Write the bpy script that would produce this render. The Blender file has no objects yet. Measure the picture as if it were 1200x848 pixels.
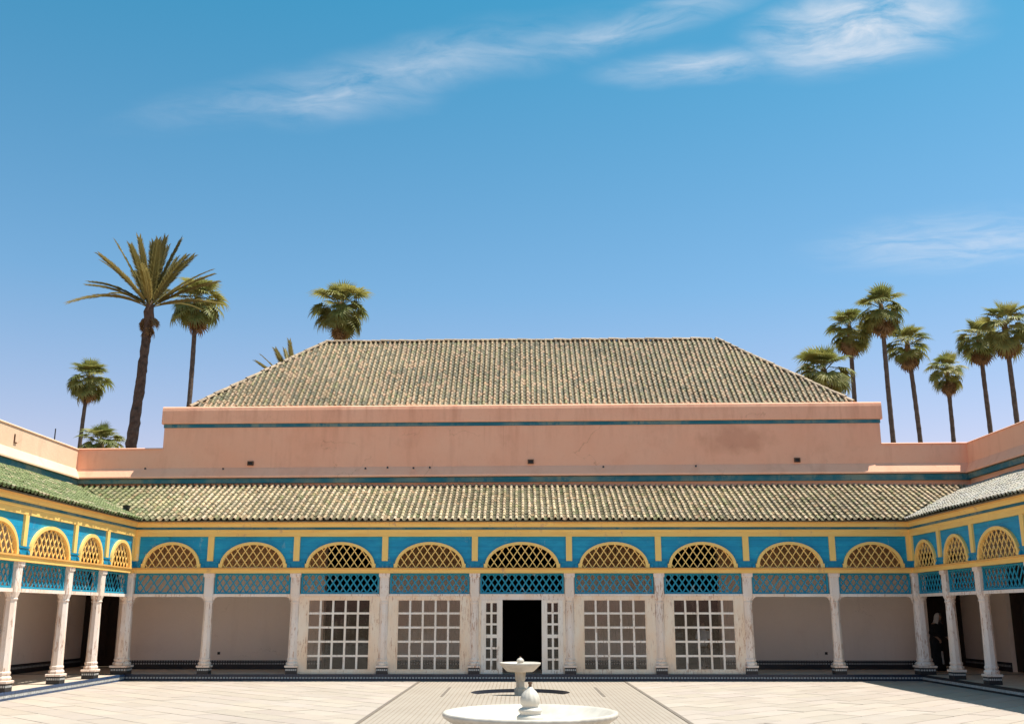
import bpy, math, random
from mathutils import Vector, Matrix
R = math.radians
random.seed(7)
sc = bpy.context.scene
C = sc.collection

# ------------------------------------------------------------------ camera
PITCH = 13.811
YAW = 0.394
cam = bpy.data.cameras.new('camera')
cam.lens = 36.0
cam.sensor_width = 36.0
cam.clip_start = 0.05
cam.clip_end = 3000
co = bpy.data.objects.new('camera', cam)
C.objects.link(co)
co.location = (-0.07, 0, 1.6)
co.rotation_euler = (R(90 + PITCH), 0, R(YAW))
sc.camera = co

# ------------------------------------------------------------------ sky, sun, exposure
SUN = Vector((0.37, 0.05, 1.0)).normalized()
w = bpy.data.worlds.new('World')
sc.world = w
w.use_nodes = True
nt = w.node_tree
for n in list(nt.nodes):
    nt.nodes.remove(n)


def N(tree, typ, **k):
    n = tree.nodes.new(typ)
    for a, b in k.items():
        setattr(n, a, b)
    return n


def build_world():
    L = nt.links.new
    out = N(nt, 'ShaderNodeOutputWorld')
    bg = N(nt, 'ShaderNodeBackground')
    bg.inputs['Strength'].default_value = 0.13
    sky = N(nt, 'ShaderNodeTexSky', sky_type='NISHITA', sun_disc=False)
    sky.sun_elevation = math.asin(SUN.z)
    sky.sun_rotation = math.atan2(SUN.x, SUN.y)
    sky.air_density = 1.0
    sky.dust_density = 1.0
    sky.ozone_density = 1.2
    tint = N(nt, 'ShaderNodeMix', data_type='RGBA', blend_type='MULTIPLY')
    tint.inputs[0].default_value = 1.0
    L(sky.outputs[0], tint.inputs[6])
    # cirrus on a flat layer high above: direction -> layer coordinates
    tc = N(nt, 'ShaderNodeTexCoord')
    sep = N(nt, 'ShaderNodeSeparateXYZ')
    L(tc.outputs['Generated'], sep.inputs[0])
    zc = N(nt, 'ShaderNodeMath', operation='MAXIMUM')
    L(sep.outputs[2], zc.inputs[0])
    grad = N(nt, 'ShaderNodeValToRGB')        # colour of the clear air from the horizon up to the zenith
    cr_ = grad.color_ramp
    cr_.elements[0].position = 0.06; cr_.elements[0].color = (0.65, 0.41, 0.42, 1)
    cr_.elements[1].position = 0.56; cr_.elements[1].color = (0.112, 0.43, 0.44, 1)
    e_ = cr_.elements.new(1.0); e_.color = (0.21, 0.46, 0.44, 1)
    e_ = cr_.elements.new(0.30); e_.color = (0.312, 0.445, 0.468, 1)
    L(sep.outputs[2], grad.inputs[0])
    L(grad.outputs[0], tint.inputs[7])
    zc.inputs[1].default_value = 0.02
    dx = N(nt, 'ShaderNodeMath', operation='DIVIDE')
    dy = N(nt, 'ShaderNodeMath', operation='DIVIDE')
    L(sep.outputs[0], dx.inputs[0]); L(zc.outputs[0], dx.inputs[1])
    L(sep.outputs[1], dy.inputs[0]); L(zc.outputs[0], dy.inputs[1])
    p = N(nt, 'ShaderNodeCombineXYZ')
    L(dx.outputs[0], p.inputs[0]); L(dy.outputs[0], p.inputs[1])
    # wobble the coordinates so that the wisps curl
    wob = N(nt, 'ShaderNodeTexNoise')
    wob.inputs['Scale'].default_value = 4.0
    wob.inputs['Detail'].default_value = 3
    L(p.outputs[0], wob.inputs['Vector'])
    ws = N(nt, 'ShaderNodeVectorMath', operation='SUBTRACT')
    ws.inputs[1].default_value = (0.5, 0.5, 0.5)
    L(wob.outputs['Color'], ws.inputs[0])
    wm = N(nt, 'ShaderNodeVectorMath', operation='SCALE')
    wm.inputs['Scale'].default_value = 0.12
    L(ws.outputs[0], wm.inputs[0])
    pw = N(nt, 'ShaderNodeVectorMath', operation='ADD')
    L(p.outputs[0], pw.inputs[0]); L(wm.outputs[0], pw.inputs[1])
    acc = None
    #        cx     cy    half-len half-wid  angle  weight
    for cx, cy, hl, hw, ang, wt in ((-0.24, 1.76, 0.78, 0.135, -20.8, 0.52),
                                    (-0.38, 1.85, 0.30, 0.16, -14, 0.55),
                                    (0.20, 1.60, 0.30, 0.08, -28, 0.70),
                                    (0.60, 1.62, 0.27, 0.21, -14, 1.45),
                                    (0.33, 1.74, 0.24, 0.09, -4, 0.75),
                                    (1.24, 2.70, 0.52, 0.34, -3, 0.62),
                                    (-1.9, 0.4, 0.9, 0.2, -20, 0.6),
                                    (0.9, -1.6, 1.2, 0.25, -25, 0.7),
                                    (2.6, -0.2, 0.8, 0.2, -15, 0.6),
                                    (-1.2, -2.4, 1.0, 0.2, -20, 0.6)):
        m = N(nt, 'ShaderNodeMapping', vector_type='TEXTURE')
        m.inputs['Location'].default_value = (cx, cy, 0)
        m.inputs['Rotation'].default_value = (0, 0, R(ang))
        m.inputs['Scale'].default_value = (hl, hw, 1)
        L(pw.outputs[0], m.inputs['Vector'])
        ln = N(nt, 'ShaderNodeVectorMath', operation='LENGTH')
        L(m.outputs[0], ln.inputs[0])
        mr = N(nt, 'ShaderNodeMapRange', interpolation_type='SMOOTHSTEP')
        mr.inputs['From Min'].default_value = 1.0
        mr.inputs['From Max'].default_value = 0.0
        mr.inputs['To Min'].default_value = 0
        mr.inputs['To Max'].default_value = wt
        L(ln.outputs['Value'], mr.inputs['Value'])
        if acc is None:
            acc = mr.outputs[0]
        else:
            a = N(nt, 'ShaderNodeMath', operation='MAXIMUM')
            L(acc, a.inputs[0]); L(mr.outputs[0], a.inputs[1])
            acc = a.outputs[0]
    # wispy fibres, drawn out along the wind
    mp = N(nt, 'ShaderNodeMapping')
    mp.inputs['Rotation'].default_value = (0, 0, R(24))
    mp.inputs['Scale'].default_value = (5.5, 10.5, 1)
    L(pw.outputs[0], mp.inputs['Vector'])
    n1 = N(nt, 'ShaderNodeTexNoise')
    n1.inputs['Scale'].default_value = 1.0
    n1.inputs['Detail'].default_value = 9
    n1.inputs['Roughness'].default_value = 0.62
    n1.inputs['Distortion'].default_value = 0.5
    L(mp.outputs[0], n1.inputs['Vector'])
    r1 = N(nt, 'ShaderNodeMapRange')
    r1.inputs['From Min'].default_value = 0.30
    r1.inputs['From Max'].default_value = 0.78
    L(n1.outputs['Fac'], r1.inputs['Value'])
    mul = N(nt, 'ShaderNodeMath', operation='MULTIPLY', use_clamp=True)
    L(acc, mul.inputs[0]); L(r1.outputs[0], mul.inputs[1])
    mix = N(nt, 'ShaderNodeMix', data_type='RGBA')
    L(mul.outputs[0], mix.inputs[0])
    L(tint.outputs[2], mix.inputs[6])
    mix.inputs[7].default_value = (2.35, 2.45, 2.65, 1)
    L(mix.outputs[2], bg.inputs['Color'])
    L(bg.outputs[0], out.inputs[0])
    return tint


SKY_TINT = build_world()

sun = bpy.data.lights.new('sun', 'SUN')
sun.energy = 3.15
sun.angle = R(0.5)
sun.color = (1.0, 0.93, 0.83)
so = bpy.data.objects.new('sun', sun)
C.objects.link(so)
so.location = (12, 4, 40)
so.rotation_euler = SUN.to_track_quat('Z', 'Y').to_euler()

vs = sc.view_settings
vs.view_transform = 'Standard'
vs.look = 'None'
vs.exposure = 1.42
vs.gamma = 1.0
vs.use_curve_mapping = False
sc.cycles.max_bounces = 10
sc.cycles.diffuse_bounces = 6
sc.cycles.transparent_max_bounces = 12
sc.cycles.use_denoising = True


# ------------------------------------------------------------------ mesh builder
class MB:
    def __init__(s):
        s.v = []; s.f = []; s.c = []; s.sm = []

    def add(s, vs_, fs, col=None, smooth=False):
        b = len(s.v)
        s.v += [tuple(p) for p in vs_]
        s.f += [tuple(b + i for i in f) for f in fs]
        s.sm += [smooth] * len(fs)
        s.c += [col or (1, 1, 1)] * len(vs_)
        return s

    def box(s, x0, x1, y0, y1, z0, z1, col=None):
        if x0 > x1: x0, x1 = x1, x0
        if y0 > y1: y0, y1 = y1, y0
        v = [(x0, y0, z0), (x1, y0, z0), (x1, y1, z0), (x0, y1, z0), (x0, y0, z1), (x1, y0, z1), (x1, y1, z1), (x0, y1, z1)]
        return s.add(v, [(0, 3, 2, 1), (4, 5, 6, 7), (0, 1, 5, 4), (1, 2, 6, 5), (2, 3, 7, 6), (3, 0, 4, 7)], col)

    def prof(s, pts, x0, x1, col=None, smooth=False):
        """extrude a closed (y,z) profile along x; profile counter-clockwise seen from -x"""
        n = len(pts)
        v = [(x0, y, z) for y, z in pts] + [(x1, y, z) for y, z in pts]
        f = [(i, (i + 1) % n, n + (i + 1) % n, n + i) for i in range(n)]
        s.add(v, f, col, smooth)
        b = len(s.v) - 2 * n
        s.f += [tuple(b + i for i in reversed(range(n))), tuple(b + n + i for i in range(n))]
        s.sm += [False, False]
        return s

    def loft(s, rings, cap=True, smooth=False, col=None, closed=True):
        n = len(rings[0])
        v = [p for r in rings for p in r]
        f = []
        for k in range(len(rings) - 1):
            for i in range(n if closed else n - 1):
                j = (i + 1) % n
                f.append((k * n + i, k * n + j, (k + 1) * n + j, (k + 1) * n + i))
        s.add(v, f, col, smooth)
        if cap:
            b = len(s.v) - len(v)
            s.f += [tuple(b + i for i in reversed(range(n))), tuple(b + (len(rings) - 1) * n + i for i in range(n))]
            s.sm += [False, False]
        return s

    def mesh(s, name, mat=None):
        me = bpy.data.meshes.new(name)
        me.from_pydata(s.v, [], s.f)
        me.polygons.foreach_set('use_smooth', s.sm)
        if any(c != (1, 1, 1) for c in s.c):
            at = me.color_attributes.new('Col', 'FLOAT_COLOR', 'POINT')
            at.data.foreach_set('color', [x for c in s.c for x in (c[0], c[1], c[2], 1.0)])
        if mat:
            me.materials.append(mat)
        me.update()
        return me

    def obj(s, name, mat=None, parent=None, loc=(0, 0, 0), kind=None):
        return mobj(name, s.mesh(name, mat), parent, loc, kind)


def mobj(name, me, parent=None, loc=(0, 0, 0), kind=None, rot=None, scale=None):
    o = bpy.data.objects.new(name, me)
    C.objects.link(o)
    if parent: o.parent = parent
    o.location = loc
    if rot is not None: o.rotation_euler = rot
    if scale is not None: o.scale = scale
    if kind: o['kind'] = kind
    return o


def ring(z, r, n, rot=0.0, cx=0, cy=0, ry=None):
    ry = r if ry is None else ry
    return [(cx + r * math.cos(rot + 2 * math.pi * i / n), cy + ry * math.sin(rot + 2 * math.pi * i / n), z) for i in range(n)]


def sq(z, h, cx=0, cy=0):
    return ring(z, h * math.sqrt(2), 4, math.pi / 4, cx, cy)


def octo(z, h, cx=0, cy=0):
    return ring(z, h / math.cos(math.pi / 8), 8, math.pi / 8, cx, cy)


def thing(name, label, cat, loc=(0, 0, 0), rz=0.0, group=None):
    o = bpy.data.objects.new(name, None)
    C.objects.link(o)
    o.location = loc
    o.rotation_euler = (0, 0, rz)
    tag(o, label, cat, group)
    o.empty_display_size = 0.2
    return o


def tag(o, label, cat, group=None):
    o['label'] = label
    o['category'] = cat
    if group: o['group'] = group
    return o


# ------------------------------------------------------------------ materials
class G:
    """small node-graph helper for a material"""
    def __init__(s, name):
        s.m = bpy.data.materials.new(name)
        s.m.use_nodes = True
        s.t = s.m.node_tree
        s.b = s.t.nodes['Principled BSDF']
        s.out = s.t.nodes['Material Output']
        s.geo = s.n('ShaderNodeNewGeometry')

    def n(s, typ, **k): return N(s.t, typ, **k)
    def l(s, a, b): s.t.links.new(a, b)

    def map(s, scale=(1, 1, 1), rot=(0, 0, 0), src=None):
        m = s.n('ShaderNodeMapping')
        m.inputs['Scale'].default_value = scale
        m.inputs['Rotation'].default_value = rot
        s.l(src or s.geo.outputs['Position'], m.inputs['Vector'])
        return m.outputs[0]

    def noise(s, scale, detail=4, rough=0.55, vec=None, dist=0.0):
        n = s.n('ShaderNodeTexNoise')
        n.inputs['Scale'].default_value = scale
        n.inputs['Detail'].default_value = detail
        n.inputs['Roughness'].default_value = rough
        n.inputs['Distortion'].default_value = dist
        s.l(vec or s.geo.outputs['Position'], n.inputs['Vector'])
        return n.outputs['Fac']

    def ramp(s, fac, a, b, lo=0.0, hi=1.0):
        r = s.n('ShaderNodeMapRange')
        r.inputs['From Min'].default_value = a
        r.inputs['From Max'].default_value = b
        r.inputs['To Min'].default_value = lo
        r.inputs['To Max'].default_value = hi
        s.l(fac, r.inputs['Value'])
        return r.outputs[0]

    def math(s, op, a, b=None, clamp=False):
        m = s.n('ShaderNodeMath', operation=op, use_clamp=clamp)
        for i, x in enumerate((a, b)):
            if x is None: continue
            if isinstance(x, (int, float)): m.inputs[i].default_value = x
            else: s.l(x, m.inputs[i])
        return m.outputs[0]

    def mix(s, fac, a, b, blend='MIX'):
        m = s.n('ShaderNodeMix', data_type='RGBA', blend_type=blend)
        for i, x in ((0, fac), (6, a), (7, b)):
            if isinstance(x, (int, float)): m.inputs[i].default_value = x
            elif isinstance(x, tuple): m.inputs[i].default_value = (x[0], x[1], x[2], 1)
            else: s.l(x, m.inputs[i])
        return m.outputs[2]

    def bump(s, h, strength=0.3, dist=0.01):
        b = s.n('ShaderNodeBump')
        b.inputs['Strength'].default_value = strength
        b.inputs['Distance'].default_value = dist
        s.l(h, b.inputs['Height'])
        s.l(b.outputs[0], s.b.inputs['Normal'])

    def fin(s, col, rough=0.7, spec=0.3):
        if isinstance(col, tuple): s.b.inputs['Base Color'].default_value = (*col, 1)
        else: s.l(col, s.b.inputs['Base Color'])
        if isinstance(rough, (int, float)): s.b.inputs['Roughness'].default_value = rough
        else: s.l(rough, s.b.inputs['Roughness'])
        s.b.inputs['Specular IOR Level'].default_value = spec
        return s.m


def m_plaster(name, base, light, dark, stain=None):
    g = G(name)
    big = g.noise(0.55, 5, 0.6)
    c = g.mix(g.ramp(big, 0.35, 0.68), base, light)
    streak = g.noise(1.0, 5, 0.6, g.map((1.8, 1.8, 0.32)))
    c = g.mix(g.math('MULTIPLY', g.ramp(streak, 0.56, 0.78), 0.55), c, dark)
    drip = g.noise(1.0, 4, 0.6, g.map((7, 7, 0.25)))
    c = g.mix(g.math('MULTIPLY', g.ramp(drip, 0.58, 0.72), g.ramp(g.noise(0.5, 3), 0.45, 0.62, 0, 0.4)), c, dark)
    sz = g.n('ShaderNodeSeparateXYZ')
    g.l(g.geo.outputs['Position'], sz.inputs[0])
    drip2 = g.noise(1.0, 5, 0.7, g.map((3.2, 3.2, 0.5)))
    c = g.mix(g.math('MULTIPLY', g.ramp(drip2, 0.48, 0.68), g.ramp(sz.outputs[2], 6.0, 7.3, 0, 0.5)), c, dark)
    blot = g.noise(1.4, 6, 0.7)
    c = g.mix(g.ramp(blot, 0.56, 0.72, 0, 0.28), c, dark)
    fine = g.noise(9, 6, 0.65)
    c = g.mix(g.math('MULTIPLY', g.ramp(fine, 0.55, 0.8), 0.22), c, dark)
    # hairline cracks
    wob = g.noise(2.0, 4, 0.6)
    vv = g.n('ShaderNodeVectorMath', operation='ADD')
    cmb = g.n('ShaderNodeCombineXYZ')
    for i in range(3): g.l(wob, cmb.inputs[i])
    g.l(g.geo.outputs['Position'], vv.inputs[0]); g.l(cmb.outputs[0], vv.inputs[1])
    vo = g.n('ShaderNodeTexVoronoi', feature='DISTANCE_TO_EDGE')
    vo.inputs['Scale'].default_value = 0.42
    g.l(vv.outputs[0], vo.inputs['Vector'])
    cr = g.math('MULTIPLY', g.ramp(vo.outputs['Distance'], 0.0, 0.007, 1, 0), g.ramp(g.noise(0.7, 2), 0.52, 0.6))
    c = g.mix(g.math('MULTIPLY', cr, 0.32, True), c, (dark[0] * .5, dark[1] * .45, dark[2] * .4))
    if stain:
        sp = g.n('ShaderNodeVectorMath', operation='DISTANCE')
        mp = g.n('ShaderNodeMapping', vector_type='TEXTURE')
        mp.inputs['Location'].default_value = stain[0]
        mp.inputs['Scale'].default_value = stain[1]
        g.l(g.geo.outputs['Position'], mp.inputs['Vector'])
        ln = g.n('ShaderNodeVectorMath', operation='LENGTH')
        g.l(mp.outputs[0], ln.inputs[0])
        e = g.math('ADD', ln.outputs['Value'], g.math('MULTIPLY', g.math('SUBTRACT', g.noise(2.2, 5, 0.65), 0.5), 1.6))
        c = g.mix(g.ramp(e, 0.55, 1.25, 0.42, 0.0), c, (dark[0] * .75, dark[1] * .72, dark[2] * .7))
    g.bump(g.math('ADD', g.noise(14, 6, 0.7), g.math('MULTIPLY', big, 2.0)), 0.35, 0.02)
    return g.fin(c, 0.9, 0.15)


def m_paint(name, base, dark, worn, amount=0.2, rough=0.55, zs=0.25, planks=0.0, hor=False, fade=None):
    """old oil paint on wood: streaky fading, rubbed spots"""
    g = G(name)
    sc_ = (zs * 6, zs * 6, 14) if hor else (14, 14, 14 * zs)
    st = g.noise(1.0, 5, 0.62, g.map(sc_))
    c = g.mix(g.ramp(st, 0.3, 0.75), base, dark)
    sp = g.noise(5, 6, 0.7, g.map((1, 1, 0.6)))
    c = g.mix(g.math('MULTIPLY', g.ramp(sp, 0.66 - amount * .4, 0.72 - amount * .3), g.ramp(g.noise(1.2, 2), 0.4, 0.62)), c, worn)
    h = st
    if fade:
        c = g.mix(g.ramp(g.noise(1.0, 5, 0.65, g.map((1.6, 1.6, 5))), 0.46, 0.70, 0, 0.55), c, fade)
        c = g.mix(g.ramp(g.noise(1.0, 5, 0.7, g.map((5, 5, 2.2))), 0.60, 0.74, 0, 0.5), c, tuple(x * .45 for x in dark))
    if planks:
        sx = g.n('ShaderNodeSeparateXYZ')
        g.l(g.geo.outputs['Position'], sx.inputs[0])
        fr = g.math('FRACT', g.math('DIVIDE', sx.outputs[2], planks))
        ln = g.ramp(g.math('ABSOLUTE', g.math('SUBTRACT', fr, 0.5)), 0.45, 0.5, 0, 1)
        c = g.mix(g.math('MULTIPLY', ln, 0.5), c, (dark[0] * .4, dark[1] * .4, dark[2] * .4))
        h = g.math('SUBTRACT', st, ln)
    g.bump(h, 0.3, 0.006)
    return g.fin(c, rough, 0.35)


def m_peel(name, base, warm, wood, amount=0.5):
    """white-washed timber with flaking paint"""
    g = G(name)
    c = g.mix(g.ramp(g.noise(2.2, 4, 0.6, g.map((1, 1, 0.5))), 0.38, 0.62), base, warm)
    fl = g.noise(1.0, 7, 0.72, g.map((26, 26, 4.5)))
    area = g.ramp(g.noise(1.7, 3), 0.35, 0.65, -0.06, 0.07)
    e = g.math('ADD', fl, area)
    c = g.mix(g.ramp(e, 0.62 - amount * .12, 0.66 - amount * .1, 0, 0.85), c, wood)
    c = g.mix(g.math('MULTIPLY', g.ramp(g.noise(1.0, 4, 0.6, g.map((60, 60, 3))), 0.62, 0.7), 0.6), c, (wood[0] * .45, wood[1] * .4, wood[2] * .4))
    g.bump(e, 0.5, 0.006)
    return g.fin(c, 0.8, 0.2)


def m_plain(name, col, rough=0.7, var=0.15, scale=6.0, spec=0.3, metal=0.0):
    g = G(name)
    d = tuple(x * (1 - var * 2.2) for x in col)
    c = g.mix(g.ramp(g.noise(scale, 5, 0.6), 0.35, 0.7), col, d)
    g.b.inputs['Metallic'].default_value = metal
    g.bump(g.noise(scale * 4, 4), 0.15, 0.004)
    return g.fin(c, rough, spec)


def m_vcol(name, rough=0.5, spec=0.4, var=0.35, scale=22, bump=0.3, trans=0.0):
    g = G(name)
    a = g.n('ShaderNodeAttribute', attribute_name='Col')
    k = g.ramp(g.noise(scale, 5, 0.65), 0.3, 0.72, 1 + var * .5, 1 - var)
    c = g.mix(1.0, a.outputs['Color'], k, 'MULTIPLY')
    g.bump(g.noise(scale * 2, 4), bump, 0.004)
    return g.fin(c, rough, spec)


M = {}
M['pink'] = m_plaster('pink_plaster', (0.89, 0.44, 0.285), (0.90, 0.49, 0.33), (0.66, 0.29, 0.185), ((6.1, 28.8, 6.42), (0.95, 9, 0.42)))
M['pinklit'] = m_plaster('sunlit_pink_plaster', (0.80, 0.53, 0.355), (0.84, 0.59, 0.41), (0.64, 0.38, 0.25))  # left wing's pink, with its sunlit cream brightness put into the colour
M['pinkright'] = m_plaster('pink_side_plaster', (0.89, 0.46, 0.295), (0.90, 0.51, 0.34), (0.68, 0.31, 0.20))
M['inner'] = m_plaster('gallery_plaster', (0.79, 0.65, 0.545), (0.81, 0.68, 0.58), (0.68, 0.55, 0.46))
M['blue'] = m_paint('blue_paint', (0.004, 0.29, 0.49), (0.004, 0.225, 0.40), (0.25, 0.38, 0.42), 0.16, 0.5, 0.25, 0.155, True, (0.02, 0.42, 0.60))
M['bluetrim'] = m_paint('blue_trim_paint', (0.005, 0.26, 0.43), (0.005, 0.19, 0.33), (0.22, 0.30, 0.33), 0.14)
M['teal'] = m_paint('teal_band_paint', (0.018, 0.17, 0.23), (0.012, 0.11, 0.15), (0.17, 0.24, 0.21), 0.7, 0.7, 0.25, 0, True)
M['lat'] = m_paint('lattice_blue_paint', (0.012, 0.29, 0.43), (0.010, 0.20, 0.32), (0.30, 0.36, 0.36), 0.22)
M['yellow'] = m_paint('yellow_paint', (0.92, 0.60, 0.18), (0.85, 0.48, 0.12), (0.62, 0.36, 0.18), 0.2, 0.6, 0.25, 0, True)
M['yellowv'] = m_paint('yellow_post_paint', (0.92, 0.61, 0.195), (0.88, 0.54, 0.15), (0.75, 0.62, 0.42), 0.12)
M['ochre'] = m_paint('ochre_paint', (0.76, 0.42, 0.115), (0.62, 0.31, 0.08), (0.40, 0.22, 0.10), 0.15, 0.65, 0.25, 0, True)
M['white'] = m_peel('peeling_white_paint', (0.80, 0.70, 0.63), (0.78, 0.62, 0.50), (0.46, 0.26, 0.17), 0.35)
M['cream'] = m_peel('peeling_cream_paint', (0.84, 0.71, 0.57), (0.82, 0.62, 0.45), (0.55, 0.32, 0.21), 0.25)
M['muntin'] = m_peel('worn_white_muntin', (0.84, 0.76, 0.68), (0.80, 0.69, 0.58), (0.45, 0.32, 0.24), 0.1)
M['brownwood'] = m_paint('brown_wood', (0.52, 0.30, 0.145), (0.40, 0.215, 0.10), (0.35, 0.22, 0.12), 0.1, 0.7, 0.25, 0.2, True)
M['ceil'] = m_paint('pale_ceiling_boards', (0.66, 0.52, 0.38), (0.56, 0.42, 0.30), (0.5, 0.36, 0.24), 0.1, 0.7, 0.25, 0, True)
M['darkwood'] = m_paint('dark_door_wood', (0.030, 0.018, 0.012), (0.018, 0.011, 0.008), (0.05, 0.03, 0.02), 0.1, 0.7, 0.25)
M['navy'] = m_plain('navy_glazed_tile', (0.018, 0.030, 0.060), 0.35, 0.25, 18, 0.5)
M['navydull'] = m_plain('black_glazed_tile', (0.022, 0.022, 0.026), 0.4, 0.2, 18, 0.4)
M['mosaic'] = m_plain('white_mosaic_tile', (0.55, 0.55, 0.53), 0.4, 0.2, 20, 0.4)
M['marble'] = m_plain('white_marble', (0.62, 0.565, 0.485), 0.4, 0.13, 4, 0.4)
M['stoneped'] = m_plain('stained_marble', (0.62, 0.55, 0.44), 0.6, 0.14, 5, 0.3)
M['dark'] = m_plain('dark_metal', (0.03, 0.03, 0.032), 0.5, 0.1, 10)
M['hole'] = m_plain('brown_clay', (0.16, 0.085, 0.05), 0.8, 0.2, 20)
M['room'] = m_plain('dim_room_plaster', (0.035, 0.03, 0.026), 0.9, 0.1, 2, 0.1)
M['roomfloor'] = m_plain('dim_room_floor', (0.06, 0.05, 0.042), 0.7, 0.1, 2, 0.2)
M['tile'] = m_vcol('glazed_roof_tile', 0.60, 0.28, 0.40, 16, 0.3)
M['slab'] = m_vcol('pale_stone_slab', 0.55, 0.3, 0.07, 3.0, 0.12)
M['mortar'] = m_plain('roof_mortar', (0.20, 0.17, 0.12), 0.95, 0.2, 9, 0.1)
M['cap'] = m_plain('ridge_mortar', (0.46, 0.34, 0.23), 0.9, 0.2, 9, 0.1)
M['earth'] = m_plain('dry_earth', (0.30, 0.22, 0.15), 0.95, 0.2, 0.3, 0.1)
M['joint'] = m_plain('floor_joint', (0.27, 0.215, 0.16), 0.9, 0.15, 3, 0.1)
M['kerbline'] = m_plain('dark_border_stone', (0.20, 0.165, 0.135), 0.6, 0.15, 6)


def m_mosaicfloor():
    g = G('small_square_tiles')
    br = g.n('ShaderNodeTexBrick', offset=0.0, squash=1.0)
    br.inputs['Scale'].default_value = 1.0
    br.inputs['Brick Width'].default_value = 0.085
    br.inputs['Row Height'].default_value = 0.12
    br.inputs['Mortar Size'].default_value = 0.010
    br.inputs['Mortar Smooth'].default_value = 0.2
    br.inputs['Color1'].default_value = (0.37, 0.318, 0.265, 1)
    br.inputs['Color2'].default_value = (0.335, 0.287, 0.238, 1)
    br.inputs['Mortar'].default_value = (0.22, 0.17, 0.125, 1)
    g.l(g.map((1, 1, 1)), br.inputs['Vector'])
    c = g.mix(g.ramp(g.noise(0.8, 5, 0.6), 0.35, 0.7, 0, 0.35), br.outputs['Color'], (0.41, 0.36, 0.305))
    g.bump(br.outputs['Fac'], -0.3, 0.004)
    return g.fin(c, 0.55, 0.3)


M['mosaicfloor'] = m_mosaicfloor()


def m_glass():
    g = G('dusty_pane_glass')
    t = g.t
    t.nodes.remove(g.b)
    tr = g.n('ShaderNodeBsdfTransparent')
    tr.inputs[0].default_value = (0.90, 0.88, 0.86, 1)
    gl = g.n('ShaderNodeBsdfGlossy')
    gl.inputs['Roughness'].default_value = 0.02
    fr = g.n('ShaderNodeFresnel')
    fr.inputs['IOR'].default_value = 1.5
    bmp = g.n('ShaderNodeBump')
    bmp.inputs['Strength'].default_value = 0.06
    bmp.inputs['Distance'].default_value = 0.03
    g.l(g.noise(5, 3), bmp.inputs['Height'])
    g.l(bmp.outputs[0], gl.inputs['Normal'])
    m1 = g.n('ShaderNodeMixShader')
    g.l(g.math('MULTIPLY', fr.outputs[0], 0.9, True), m1.inputs[0])
    g.l(tr.outputs[0], m1.inputs[1]); g.l(gl.outputs[0], m1.inputs[2])
    df = g.n('ShaderNodeBsdfDiffuse')
    df.inputs[0].default_value = (0.42, 0.34, 0.27, 1)
    m2 = g.n('ShaderNodeMixShader')
    vec = g.map((9, 9, 2.2), (0, 0.5, 0))
    g.l(g.ramp(g.noise(1.0, 4, 0.6, vec, 1.2), 0.50, 0.82, 0.0, 0.16), m2.inputs[0])
    g.l(m1.outputs[0], m2.inputs[1]); g.l(df.outputs[0], m2.inputs[2])
    g.l(m2.outputs[0], g.out.inputs[0])
    return g.m


M['glass'] = m_glass()


def m_leaf(name, a, b, rough=0.5, trans=0.38):
    g = G(name)
    oi = g.n('ShaderNodeObjectInfo')
    c = g.mix(oi.outputs['Random'], a, b)
    c = g.mix(g.ramp(g.noise(3.0, 3), 0.35, 0.7, 0, 0.5), c, tuple(x * 0.6 for x in a))
    g.fin(c, rough, 0.3)
    tl = g.n('ShaderNodeBsdfTranslucent')
    g.l(c, tl.inputs[0])
    mx = g.n('ShaderNodeMixShader')
    mx.inputs[0].default_value = trans
    g.l(g.b.outputs[0], mx.inputs[1]); g.l(tl.outputs[0], mx.inputs[2])
    g.l(mx.outputs[0], g.out.inputs[0])
    return g.m


M['fan'] = m_leaf('fan_palm_leaf', (0.36, 0.33, 0.095), (0.13, 0.17, 0.045))
M['pin'] = m_leaf('feather_palm_leaf', (0.30, 0.245, 0.085), (0.15, 0.14, 0.048))
M['dead'] = m_leaf('dry_palm_leaf', (0.36, 0.22, 0.10), (0.20, 0.125, 0.06), 0.8, 0.2)
M['trunk'] = m_plain('palm_bark', (0.135, 0.090, 0.068), 0.9, 0.25, 5, 0.1)
M['trunkpale'] = m_plain('grey_palm_bark', (0.155, 0.115, 0.090), 0.9, 0.22, 5, 0.1)

# ------------------------------------------------------------------ layout numbers (metres)
FY = 26.30                 # frieze plane of the main gallery
SX = 9.84                  # frieze planes of the two wings
WY = 28.80                 # wall behind the main gallery
WX = 12.60                 # walls behind the wings
STEP = 26.265              # front edge of the gallery platform
PZ = 0.155                 # platform height
Y0 = 13.6                  # where the wings stop, out of view
COLS = [-9.94, -7.88, -5.70, -3.46, -1.19, 1.19, 3.44, 5.65, 7.83, 9.94]
WCOLS = [26.40, 24.50, 22.70, 20.35, 18.20, 16.00]


def shear(x, z):
    return z + 0.006 * x * min(1, max(0, (z - 5.0) / 0.3))


# ------------------------------------------------------------------ ground and courtyard floor
g_ = MB().add([(-700, -700, -0.12), (700, -700, -0.12), (700, 700, -0.12), (-700, 700, -0.12)], [(0, 1, 2, 3)])
g_.obj('ground', M['earth'], kind='structure')

EX = 9.80                                      # court half width up to the wing steps
fl = MB()
HX, HY, HR = -0.05, 22.55, 1.04                 # sunken round basin round the far fountain
fl.add([(-EX, -24, 0), (-2.5, -24, 0), (-2.5, STEP, 0), (-EX, STEP, 0)], [(0, 1, 2, 3)])
fl.add([(2.5, -24, 0), (EX, -24, 0), (EX, STEP, 0), (2.5, STEP, 0)], [(0, 1, 2, 3)])
floor = fl.obj('courtyard_floor', M['joint'], kind='structure')

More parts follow.
